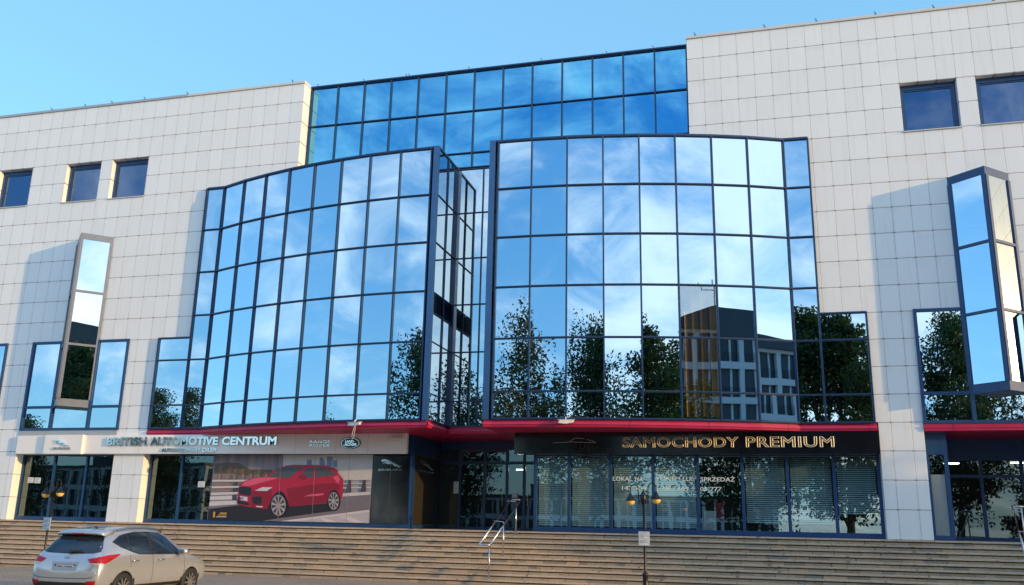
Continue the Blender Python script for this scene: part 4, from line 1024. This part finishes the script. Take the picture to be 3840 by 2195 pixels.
# ------------------------------------------------------------------ street lamps
def lamp():
    l = empty("street_lamp", (0, 0, 0), 0, "black iron street lamp with two amber globes in front of the blinds", "street lamp", "two armed street lamps at the foot of the stairs")
    m = MB(); m.lathe([(.13, 0), (.13, .06), (.075, .12), (.075, .50), (.085, .52), (.085, .56), (.045, .60), (.036, .64), (.030, 2.36), (.045, 2.38), (.045, 2.42)], (0, 0, 0), 16)
    m.build("pole", MT['black'], l, local=True, smooth=True)
    m = MB(); m.lathe([(.03, 2.42), (.065, 2.46), (.085, 2.58), (.085, 2.70), (.06, 2.74), (.03, 2.80), (.012, 2.82), (.02, 2.84), (.0, 2.87)], (0, 0, 0), 14)
    m.build("head_box", MT['black'], l, local=True, smooth=True)
    for s in (-1, 1):
        dz = .02*s
        pts = [(s*.125, 0, 2.44), (s*.135, 0, 2.80)]
        for k in range(9):
            a = PI*k/8
            pts.append((s*(.25-.115*math.cos(a)), 0, 2.86+dz+.15*math.sin(a)))
        pts.append((s*.365, 0, 2.76+dz))
        m = MB(); m.tube(pts, .015, 8); m.tube([(s*.08, 0, 2.52), (s*.135, 0, 2.52)], .012, 6); m.tube([(s*.08, 0, 2.68), (s*.135, 0, 2.68)], .012, 6)
        m.build("arm", MT['black'], l, local=True, smooth=True)
        c = (s*.365, 0, 2.57+dz)
        m = MB(); m.lathe([(.018, .22), (.03, .19), (.055, .12), (.10, .045), (.148, .0), (.150, -.012), (.12, -.004)], c, 20); m.build("shade", MT['black'], l, local=True, smooth=True)
        m = MB(); m.lathe([(.122, -.004), (.124, -.03), (.115, -.07), (.09, -.108), (.05, -.13), (.0, -.137)], c, 20); m.build("globe", MT['globe'], l, local=True, smooth=True)
    return l
la = lamp(); la.location = (29.38, -4.5, GZ); la.rotation_euler = (0, R(-.6), R(2))
lb_ = copy_tree(la); lb_.location = (9.33, -4.5, GZ); lb_.rotation_euler = (0, 0, R(-12)); lb_.scale = (1, 1, .985); lb_['label'] = "black iron street lamp with two amber globes behind the silver car"
def notice(x, y, z, w, h, lab, rz):
    e_ = empty("notice_board", (x, y, z), R(rz), lab, "notice", "white notices fixed to the lamp posts")
    m = MB(); m.box(-w/2, w/2, -.004, .004, 0, h); m.build("plate", MT['paper'], e_, local=True, bevel=.002)
    m = MB()
    r = random.Random(5)
    zz = h-.035
    while zz > .03:
        x1 = w/2-.03-r.choice((0, .02, .05, .12, .01)); m.box(-w/2+.03, x1, -.0062, -.0045, zz, zz+.006); zz -= r.choice((.016, .018, .03))
    for a, b, c, d in ((-w/2+.012, w/2-.012, .012, .016), (-w/2+.012, w/2-.012, h-.016, h-.012), (-w/2+.012, -w/2+.016, .016, h-.016), (w/2-.016, w/2-.012, .016, h-.016)): m.box(a, b, -.0062, -.0045, c, d)
    m.build("print", MT['ink'], e_, local=True)
    m = MB()
    for zz in (h*.3, h*.75): m.box(-.05, .05, .005, .06, zz, zz+.02)
    m.build("clamp", MT['black'], e_, local=True)
notice(29.362, -4.56, -.285, .31, .38, "white notice on the lamp post in front of the stairs", 0)
notice(9.31, -4.56, -.27, .40, .40, "white notice on the lamp post behind the silver car", -14)
# ------------------------------------------------------------------ parked car
def parked_car():
    paint = plain("silver_paint", (.50, .515, .53), .25, .55, .01, .2, .5, 0, .6)
    cglass = plain("car_glass", (.012, .018, .026), .05, 0, .1, 1, .8)
    rubber = plain("rubber", (.02, .019, .018), .7, 0, .2, 8)
    blackp = plain("black_trim", (.018, .018, .02), .45, 0, .1, 5)
    redl = plain("red_lens", (.36, .003, .006), .18, 0, .2, 6, .5)
    clear = plain("clear_lens", (.55, .5, .46), .15, .3, .3, 14)
    rim_m = plain("alloy", (.60, .58, .54), .28, .9, .05)
    c = empty("parked_car", (0, 0, 0), 0, "silver hatchback parked facing the stairs, seen from behind", "car")
    # stations along the length: x, z bottom, half width, belt z, top z, roof half width
    St = [(-2.20, .44, .66, .70, .74, .55), (-2.17, .37, .80, .80, .84, .62), (-2.12, .31, .86, .97, 1.02, .66), (-2.04, .28, .885, 1.05, 1.11, .68), (-1.92, .27, .90, 1.08, 1.27, .655), (-1.80, .26, .905, 1.09, 1.42, .63),
          (-1.66, .26, .91, 1.09, 1.55, .60), (-1.45, .26, .915, 1.085, 1.615, .60), (-.95, .25, .915, 1.07, 1.655, .61), (-.3, .25, .915, 1.05, 1.665, .61), (.25, .25, .915, 1.03, 1.63, .60), (.62, .25, .915, 1.015, 1.53, .59),
          (.95, .25, .915, 1.0, 1.36, .60), (1.22, .26, .915, .99, 1.17, .63), (1.45, .26, .91, .965, 1.05, .64), (1.75, .27, .895, .92, .995, .62), (2.0, .28, .86, .85, .91, .58), (2.13, .31, .79, .74, .80, .52), (2.20, .37, .64, .58, .64, .42)]
    mb = MB(); NR = 11
    for (x, zb, w, zl, zt, wr) in St:
        ring = [(0, zb), (w*.80, zb), (w*.955, zb+.10), (w, zb+(zl-zb)*.48), (w*.992, zb+(zl-zb)*.72), (w*.955, zl), (w*.955*.55+wr*.45, zl+(zt-zl)*.42), (wr*1.03, zt-(zt-zl)*.20), (wr*.93, zt-(zt-zl)*.075), (wr*.6, zt-.012), (0, zt)]
        full = [(-y, z) for y, z in ring] + [(y, z) for y, z in ring[-2:0:-1]]
        mb.v += [(x, y, z) for y, z in full]
    n = 2*NR-2
    for i in range(len(St)-1):
        for k in range(n):
            mb.f.append((i*n+k, i*n+(k+1) % n, (i+1)*n+(k+1) % n, (i+1)*n+k)); mb.mi.append(0)
    mb.f.append(tuple(range(n))); mb.mi.append(0); mb.f.append(tuple((len(St)-1)*n+k for k in range(n))[::-1]); mb.mi.append(0)
    body = mb.build("body", paint, c, smooth=True, local=True)
    sd = body.modifiers.new("s", 'SUBSURF'); sd.levels = 2; sd.render_levels = 2
    WX = (-1.32, 1.32)
    cut = MB()
    for x in WX: cut.lathe([(0, -1.2), (.375, -1.2), (.375, 1.2), (0, 1.2)], (x, 0, .345), 40, axis='y')
    cu = cut.build("cutter", blackp)
    bo = body.modifiers.new("b", 'BOOLEAN'); bo.operation = 'DIFFERENCE'; bo.object = cu; bo.solver = 'EXACT'
    bpy.context.view_layer.update()
    dg = bpy.context.evaluated_depsgraph_get()
    me = bpy.data.meshes.new_from_object(body.evaluated_get(dg))
    body.modifiers.clear(); old = body.data; body.data = me; bpy.data.objects.remove(cu)
    if len(me.materials) < 2: me.materials.append(blackp)
    else: me.materials[1] = blackp
    for p in me.polygons:                        # the tunnel left by the wheel-arch cut is black lining
        cx_, cz_ = p.center.x, p.center.z
        if any(abs(math.hypot(cx_-x, cz_-.345)-.375) < .008 for x in WX) and abs(p.normal.y) < .3: p.material_index = 1
        else: p.material_index = 0
        p.use_smooth = True
    bvh = BVHTree.FromPolygons([v.co for v in me.vertices], [tuple(p.vertices) for p in me.polygons])
    def decal(name, pts, mapf, d, mat, parent, off=.006, step=.06, thick=None):
        """press a flat outline onto the body surface: pts in (u, v), mapf -> start point, d = direction of travel"""
        us = [p[0] for p in pts]; vs2 = [p[1] for p in pts]
        dense = []
        for i in range(len(pts)):
            a, b = Vector(pts[i]), Vector(pts[(i+1) % len(pts)]); k = max(1, int((b-a).length/step))
            dense += [a+(b-a)*j/k for j in range(k)]
        V = list(dense); Eg = [(i, (i+1) % len(dense)) for i in range(len(dense))]
        u = min(us)
        while u < max(us):
            v = min(vs2)
            while v < max(vs2): V.append(Vector((u, v))); v += step
            u += step
        r = delaunay_2d_cdt(V, Eg, [], 0, 1e-5)
        def inside(q):
            s = False
            for i in range(len(dense)):
                a, b = dense[i], dense[i-1]
                if (a.y > q.y) != (b.y > q.y) and q.x < (b.x-a.x)*(q.y-a.y)/(b.y-a.y)+a.x: s = not s
            return s
        m = MB(); idx = {}
        d = Vector(d).normalized()
        for i, v in enumerate(r[0]):
            o_ = Vector(mapf(v.x, v.y)); hit = bvh.ray_cast(o_, d)
            if hit[0] is None: continue
            idx[i] = len(m.v); m.v.append(tuple(hit[0]-d*off))
        for f in r[2]:
            if not all(i in idx for i in f): continue
            ctr = sum((r[0][i] for i in f), Vector((0, 0)))/len(f)
            if inside(ctr): m.f.append(tuple(idx[i] for i in f)); m.mi.append(0)
        # keep the one piece the outline covers, drop stray slivers
        lab_ = list(range(len(m.v)))
        def fd(i):
            while lab_[i] != i: i = lab_[i]
            return i
        for f in m.f:
            for q in f[1:]: lab_[fd(q)] = fd(f[0])
        cnt = {}
        for f in m.f: cnt[fd(f[0])] = cnt.get(fd(f[0]), 0)+1
        if cnt:
            best = max(cnt, key=cnt.get)
            m.f = [f for f in m.f if fd(f[0]) == best]; m.mi = [0]*len(m.f)
            used = sorted({i for f in m.f for i in f}); ren = {a: b for b, a in enumerate(used)}
            m.v = [m.v[i] for i in used]; m.f = [tuple(ren[i] for i in f) for f in m.f]
        return m.build(name, mat, parent, smooth=True, local=True)
    side = lambda s: ((lambda u, v: (u, s*3, v)), (0, -s, 0))
    for s in (-1, 1):
        mp, dd = side(s)
        decal("side_window", [(.93, 1.06), (.45, 1.43), (.22, 1.515), (-.20, 1.545), (-.24, 1.075)], mp, dd, cglass, c)
        decal("side_window", [(-.34, 1.08), (-.30, 1.548), (-.75, 1.545), (-1.02, 1.515), (-1.06, 1.15), (-.8, 1.09)], mp, dd, cglass, c)
        decal("side_window", [(-1.10, 1.16), (-1.06, 1.508), (-1.30, 1.46), (-1.56, 1.34), (-1.44, 1.27)], mp, dd, cglass, c)
        decal("window_trim", [(1.0, 1.03), (.47, 1.455), (.22, 1.54), (-.20, 1.568), (-.75, 1.568), (-1.08, 1.53), (-1.32, 1.485), (-1.62, 1.345), (-1.42, 1.235), (-1.06, 1.125), (-.8, 1.065), (-.24, 1.05)], mp, dd, blackp, c, off=.003)
        decal("sill_trim", [(-.93, .28), (-.93, .40), (.93, .40), (.93, .28)], mp, dd, blackp, c, off=.012)
        for x in (-.28, .98, -1.12):   # door seams
            w_ = .006
            top = 1.06; bot = .42 if x > -1 else .78
            decal("door_seam", [(x-w_, bot), (x+w_, bot), (x+w_+(.03 if x > .5 else -.02), top), (x-w_+(.03 if x > .5 else -.02), top)], mp, dd, blackp, c, off=.002, step=.08)
        for x in (-1.0, -.02):
            h = MB(); h.tube([(x-.11, s*.935, .93), (x-.06, s*.955, .935), (x+.06, s*.955, .935), (x+.11, s*.935, .93)], .016, 8); h.build("door_handle", MT['steel'], c, smooth=True, local=True)
        mi = MB(); mi.lathe([(0, -.12), (.06, -.11), (.085, -.03), (.085, .05), (.05, .10), (0, .115)], (.70, s*1.02, 1.10), 14, axis='y'); 
        mir = mi.build("mirror", paint, c, smooth=True, local=True)
        mg = MB(); mg.box(.608, .618, s*1.02-.075, s*1.02+.075, 1.05, 1.15); mg.build("mirror_glass", MT['letter'], mir, local=True)
        mg = MB(); mg.tube([(.74, s*.88, 1.05), (.72, s*.98, 1.07)], .03, 8); mg.build("mirror_arm", blackp, mir, local=True)
        # tail lights, pressed onto the rear corner
        k = .7071
        mp2 = (lambda u, v, s=s: (k*u-3*k, s*k*u + s*3*k, v)); dd2 = (k, -s*k, 0)
        tl = decal("tail_light", [(-1.13, .985), (-1.10, .92), (-1.0, .865), (-.84, .865), (-.66, .95), (-.43, 1.075), (-.48, 1.095), (-.72, 1.075), (-.95, 1.03)], mp2, dd2, redl, c, off=.012, step=.04)
        decal("reverse_lens", [(-1.09, .905), (-1.0, .862), (-.85, .862), (-.80, .892), (-.9, .905)], mp2, dd2, clear, tl, off=.017, step=.03)
        mp3 = (lambda u, v, s=s: (-3, s*u, v))
        decal("reflector", [(.60, .52), (.62, .46), (.80, .46), (.81, .54)], mp2 if False else mp3, (1, 0, 0), redl, c, off=.012, step=.04)
        rl = MB(); rl.tube([(-1.5, s*.54, 1.54), (-1.38, s*.545, 1.60), (-.9, s*.55, 1.643), (-.3, s*.55, 1.652), (.2, s*.545, 1.62), (.42, s*.54, 1.55)], [.02, .028, .03, .03, .028, .02], 8); rl.build("roof_rail", MT['steel'], c, smooth=True, local=True)
        for x in WX:
            w = MB(); w.lathe([(.22, -.10), (.30, -.112), (.338, -.095), (.345, -.04), (.345, .06), (.338, .10), (.22, .11)], (0, 0, 0), 36, axis='y')
            wh_ = w.build("wheel", rubber, c, smooth=True, local=True); wh_.location = (x, s*.80, .345)
            rm = MB(); rm.lathe([(.235, .10*s), (.225, .085*s), (.215, .0), (.06, -.01*s)], (0, 0, 0), 36, axis='y')
            for q in range(10):
                a = 2*PI*q/10
                ca, sa = math.cos(a), math.sin(a)
                rm.bar((.04*ca, s*.095, .04*sa), (.225*ca, s*.092, .225*sa), .042, .03, (-sa, 0, ca), (0, 1, 0))
            rm.lathe([(.0, s*.115), (.055, s*.115), (.06, s*.07)], (0, 0, 0), 20, axis='y')
            rm.build("rim", rim_m, wh_, local=True)
            hb = MB(); hb.lathe([(0, s*.03), (.22, s*.03)], (0, 0, 0), 24, axis='y'); hb.build("hub", blackp, wh_, local=True)
        ar = []
        for x in WX:
            ring = MB()
            for q in range(25):
                a, b = PI*q/24*1.16-.25, PI*(q+1)/24*1.16-.25
                if q == 24: break
                for (ra, rb) in ((.378, .43),):
                    pts = [(x+ra*math.cos(a), .345+ra*math.sin(a)), (x+ra*math.cos(b), .345+ra*math.sin(b)), (x+rb*math.cos(b), .345+rb*math.sin(b)), (x+rb*math.cos(a), .345+rb*math.sin(a))]
                    q3 = []
                    for u, v in pts:
                        hit = bvh.ray_cast(Vector((u, s*3, v)), Vector((0, -s, 0)))
                        q3.append(hit[0]+Vector((0, s*.006, 0)) if hit[0] is not None else None)
                    if all(p is not None and abs(p.y) > .6 for p in q3) and pts[0][1] < .5: ring.quad(*q3)
            if ring.v: ring.build("arch_trim", blackp, c, local=True)
    rear = (lambda u, v: (-4, u, v))
    decal("rear_window", [(-.56, 1.475), (0, 1.50), (.56, 1.475), (.70, 1.235), (.735, 1.135), (.55, 1.105), (0, 1.09), (-.55, 1.105), (-.735, 1.135), (-.70, 1.235)], rear, (1, 0, 0), cglass, c, off=.008)
    decal("rear_bumper_trim", [(-.80, .28), (.80, .28), (.84, .47), (.52, .50), (0, .49), (-.52, .50), (-.84, .47)], rear, (1, 0, 0), blackp, c, off=.008)
    sl = [(-.80, .655), (-.72, .60), (-.55, .575), (0, .57), (.55, .575), (.72, .60), (.80, .655)]
    decal("tailgate_seam", sl + [(x*.995, z+.012) for x, z in reversed(sl)], rear, (1, 0, 0), blackp, c, off=.003)
    decal("plate_recess", [(-.34, .915), (.34, .915), (.30, .735), (-.30, .735)], rear, (1, 0, 0), plain("plate_recess_paint", (.38, .38, .39), .4, .6, .05), c, off=.003)
    pl = MB(); pl.box(-2.172, -2.160, -.27, .27, .745, .865); plate = pl.build("number_plate", blackp, c, local=True)
    pl = MB(); pl.box(-2.176, -2.173, -.215, .258, .765, .855); pl.build("plate_face", MT['paper'], plate, local=True)
    pl = MB(); pl.box(-2.176, -2.173, .0-.258+.516, .0+.2585, .765, .855)
    eu = plain("plate_blue", (.01, .05, .32), .4); 
    pb = MB(); pb.box(-2.1765, -2.1735, .217, .258, .765, .855); pb.build("plate_band", eu, plate, local=True)
    t = text_bm("ZMY 2W96", -.205, .205, .775, .846, 0, .002, .01)
    # lay the letters on the plate, which faces backwards
    t.v = [(-2.179+y, -x, z) for x, y, z in t.v]
    t.build("plate_text", MT['ink'], plate, local=True)
    em = MB(); em.lathe([(.052, 0), (.062, -.006), (.07, 0)], (0, 0, 0), 24, axis='y'); em.v = [(-2.118+y, x, .995+z*.62) for x, y, z in em.v]
    em.tube([(-2.122, .035, .972), (-2.124, .03, 1.015)], .007, 6); em.tube([(-2.122, -.03, .972), (-2.124, -.035, 1.015)], .007, 6); em.tube([(-2.123, .032, .992), (-2.124, -.032, .997)], .007, 6)
    em.build("badge", MT['steel'], c, local=True)
    t = text_bm("ix35", -.62, -.49, .735, .775, 0, .006, .01); t.v = [(-2.165+y, x, z) for x, y, z in t.v]
    t.v = [(a, -b-1.11+0.0, z) for a, b, z in t.v]
    t.build("badge", MT['steel'], c, local=True)
    sp_ = MB(); pr = [(-1.86, 1.505), (-1.885, 1.535), (-1.66, 1.603), (-1.42, 1.628), (-1.42, 1.56), (-1.66, 1.50)]
    sec = []
    for y, sc in ((-.60, .0), (-.57, .55), (-.45, .9), (0, 1.0), (.45, .9), (.57, .55), (.60, .0)):
        sec.append([( -1.55+(x+1.55)*(.72+.28*sc), y, z-.035*(1-sc)) for x, z in pr])
    b0 = len(sp_.v)
    for s_ in sec: sp_.v += s_
    for i in range(len(sec)-1):
        for k in range(len(pr)):
            j = (k+1) % len(pr); sp_.f.append((b0+i*6+k, b0+i*6+j, b0+(i+1)*6+j, b0+(i+1)*6+k)); sp_.mi.append(0)
    sp_.f.append(tuple(range(6))); sp_.mi.append(0); sp_.f.append(tuple(36+k for k in range(6))[::-1]); sp_.mi.append(0)
    spo = sp_.build("spoiler", paint, c, smooth=True, local=True)
    br = MB(); br.box(-1.888, -1.86, -.16, .16, 1.508, 1.530); br.build("brake_light", redl, spo, local=True)
    wi = MB(); wi.tube([(-2.07, .0, 1.13), (-2.055, -.32, 1.16)], [.028, .012], 8); wi.lathe([(0, .0), (.04, .0), (.04, .02)], (-2.07, 0, 1.12), 12); wi.build("wiper", blackp, c, local=True)
    an = MB(); an.tube([(-1.25, 0, 1.60), (-1.30, 0, 1.66), (-1.36, 0, 1.67)], [.03, .02, .012], 8); an.build("antenna", blackp, c, local=True)
    return c
car = parked_car()
car.location = (18.50, -12.26, GZ); car.rotation_euler = (0, 0, R(91.2)); car.scale = (.945, .945, .945)
# ------------------------------------------------------------------ the far side of the street: what the mirror glass reflects
LG = [leaf_mat("leaf_green", (.020, .050, .012), (.045, .085, .020), (.085, .12, .03)), leaf_mat("leaf_autumn", (.05, .065, .014), (.11, .09, .02), (.16, .11, .022)), leaf_mat("leaf_dark", (.014, .035, .012), (.03, .06, .018), (.05, .08, .022))]
bark = plain("bark", (.075, .055, .04), .9, 0, .4, 5)
def tree(x, y, h, r, mat, lab, seed, shape='oval', n=5200, bare=.22, leaf=.145):
    rr_ = random.Random(seed)
    t = empty("tree", (x, y, GZ), 0, lab, "tree", "trees across the street")
    tk = MB(); top = h*.86
    sx, sy = rr_.uniform(-.5, .5), rr_.uniform(-.5, .5)
    trunk = [Vector((sx*math.sin(k*.5), sy*math.sin(k*.6), top*k/8)) for k in range(9)]
    tk.tube(trunk, [h*.017*(1-.88*k/8) for k in range(9)], 9)
    clumps = []
    for i in range(24):
        u = bare + (1-bare)*(i+rr_.random())/24
        prof = math.sin(PI*min(1, ((u-bare)/(1-bare))**.62))**.75 if shape == 'oval' else (1.02-((u-bare)/(1-bare)))**.7*min(1, (u-bare)*7+.25)
        a = i*2.4+rr_.uniform(-.5, .5)
        L = r*max(.12, prof)*rr_.uniform(.42, 1.28)
        b = trunk[min(8, int(u*.80*8))]
        tip = Vector((math.cos(a)*L, math.sin(a)*L, h*u*.95 + L*.22))
        mid = b*.5+tip*.5+Vector((0, 0, -.08*L))
        tk.tube([b, mid, tip], [h*.0055*(1.2-u*.7), h*.0035*(1.2-u*.7), .015], 5)
        for k in range(3):
            q = b.lerp(tip, (.55, .8, 1.04)[k]) + Vector((rr_.gauss(0, .35), rr_.gauss(0, .35), rr_.gauss(0, .35)))
            clumps.append((q, r*rr_.uniform(.16, .36)*(1.15-.25*u)))
    clumps.append((Vector((0, 0, h*.95)), r*.2)); clumps.append((Vector((.3, 0, h*.88)), r*.25))
    tk.build("trunk", bark, t, local=True, smooth=True)
    cr = MB()
    for i in range(int(n*4.2)):
        q, s = clumps[rr_.randrange(len(clumps))]
        gs = lambda: max(-1.5, min(1.5, rr_.gauss(0, 1)))
        p = q + Vector((gs()*s*.72, gs()*s*.72, gs()*s*.55))
        a = Vector((rr_.gauss(0, 1), rr_.gauss(0, 1), rr_.gauss(0, .8))).normalized()
        b = a.orthogonal().normalized(); b = Matrix.Rotation(rr_.uniform(0, 6.28), 3, a) @ b
        c_ = a.cross(b); l = leaf*rr_.uniform(.6, 1.4)
        k = len(cr.v)
        cr.v += [tuple(p-b*l), tuple(p+c_*l*.45), tuple(p+b*l), tuple(p-c_*l*.45)]; cr.f.append((k, k+1, k+2, k+3)); cr.mi.append(0)
    cr.build("crown", mat, t, local=True, recalc=False)
    return t
TR = [(20.3, -36, 17.3, 5.8, 1, "broad yellowing tree across the street, mirrored left in the right bay", 'oval', 6500, .26), (31.9, -43, 17.7, 6.6, 0, "tall slim green tree across the street behind the photographer", 'cone', 9500, .2),
      (7.2, -38, 17.0, 4.8, 0, "rounded green tree across the street mirrored beside the slot", 'oval', 7000, .22), (37.7, -29.5, 15.9, 3.7, 0, "green tree close beside the photographer", 'oval', 8000, .25), (47.2, -41, 17.6, 4.4, 0, "green tree in front of the curved roof building", 'oval', 7000, .25),
      (-35, -60, 16.4, 5.0, 2, "dark feathery tree far along the street, larger of two", 'cone', 6000, .12), (-56, -63, 14.0, 4.6, 2, "dark feathery tree farthest along the street", 'cone', 4500, .12),
      (54, -42, 6.0, 3.0, 0, "low green tree before the white framed building", 'oval', 4000, .05), (61, -45, 7.0, 3.2, 1, "low yellowing tree before the white framed building", 'oval', 4000, .05),
      (80, -12, 9.6, 4.2, 2, "dark tree beyond the right end of the stairs, nearer of two", 'oval', 5000, .05), (93, -17, 11.0, 4.6, 2, "dark tree beyond the right end of the stairs, farther of two", 'oval', 5000, .05)]
for i, (x, y, h, r, m, lab, sh, n, ba) in enumerate(TR): tree(x, y, h, r, LG[m], lab, 100+i, sh, n, ba)

conc = plain("pale_render", (.56, .56, .56), .7, 0, .1, .8)
dkroof = plain("dark_roof", (.045, .05, .06), .45, .2, .2, 1)
wgl = plain("flat_window", (.035, .045, .06), .25, 0, .3, .4, .35)
def block(x, y, rz, w, dp, floors, fh, curve, lab, bays=9, seed=1):
    b = empty("apartment_building", (x, y, GZ), R(rz), lab, "building")
    ht = floors*fh
    m = MB(); m.box(-w/2+.95, w/2-.95, -dp+.6, -.75, 0, ht); m.build("core", conc, b, local=True)
    fr = MB(); gw = MB(); rl = MB()
    def face(P, U, N, L, nb):
        P, U, N = Vector(P), Vector(U), Vector(N)
        bw = L/nb
        for i in range(nb+1):
            c = P+U*(i*bw); fr.bar(c+Vector((0, 0, 0)), c+Vector((0, 0, ht)), .55, .5, U, N)
        for j in range(floors+1):
            fr.bar(P+Vector((0, 0, j*fh))+N*.02, P+U*L+Vector((0, 0, j*fh))+N*.02, .75, .5, (0, 0, 1), N)
        for i in range(nb):
            for j in range(floors):
                o = P+U*(i*bw+.27)+Vector((0, 0, j*fh+.38))-N*.25; wd = bw-.54; hh = fh-.76
                gw.quad(o, o+U*wd, o+U*wd+Vector((0, 0, hh)), o+Vector((0, 0, hh)))
                fr.bar(o+U*wd*.62+N*.06, o+U*wd*.62+N*.06+Vector((0, 0, hh)), .22, .16, U, N)
                if j >= floors-2 or (i+j) % 4 == 0:
                    for q in range(5): rl.tube([o+N*.5+Vector((0, 0, .2+q*.2)), o+N*.5+U*wd+Vector((0, 0, .2+q*.2))], .025, 5)
    face((-w/2, -.3, 0), (1, 0, 0), (0, 1, 0), w, bays)
    face((-w/2+.3, -dp, 0), (0, 1, 0), (-1, 0, 0), dp, max(3, int(dp/2.9)))
    face((w/2-.3, -.3, 0), (0, -1, 0), (1, 0, 0), dp, max(3, int(dp/2.9)))
    wall_ = fr.build("wall", conc, b, local=True); gw.build("window", wgl, wall_, local=True, recalc=False); rl.build("railing", MT['black'], wall_, local=True)
    rf = MB()
    if curve:
        n = 16; arc = []
        for k in range(n+1):
            u = -1+2*k/n; arc.append((u*(w/2+.6), ht+.4+3.0*(1-((u+.45)/1.45)**1.5*.85 if u > -.45 else 1-((-.45-u)/.55)**1.7)))
        pts = [(a, .5, z) for a, z in arc] + [(w/2+.6, .5, ht+.05), (-w/2-.6, .5, ht+.05)]
        rf.prism(pts[::-1], (0, -1, 0), dp+1)
    else:
        rf.box(-w/2-.2, w/2+.2, -dp-.2, .2, ht, ht+.5); rf.box(-w*.2, w*.1, -dp*.7, -dp*.3, ht+.5, ht+2.6)
    rf.build("roof", dkroof, b, local=True)
    if curve:
        m = MB(); m.tube([(-w*.36, -1, ht+2), (-w*.36, -1, ht+6.2)], .06, 6); m.tube([(-w*.36, -1, ht+4.6), (-w*.36-1.4, -1, ht+4.6), (-w*.36-1.6, -1, ht+5.8)], .05, 6); m.build("antenna", MT['black'], b, local=True)
    return b
block(76.0, -57, 13, 36, 18, 6, 3.72, True, "white framed apartment block with a dark curved roof across the street", 13)
block(5, -118, 0, 60, 16, 2, 3.2, False, "long low pale block far behind the trees", 22)
block(-70, -95, 12, 44, 16, 3, 3.2, False, "low pale block at the far left of the street", 16)
block(105, -110, -20, 60, 16, 3, 3.2, False, "low pale block far at the right of the street", 20)
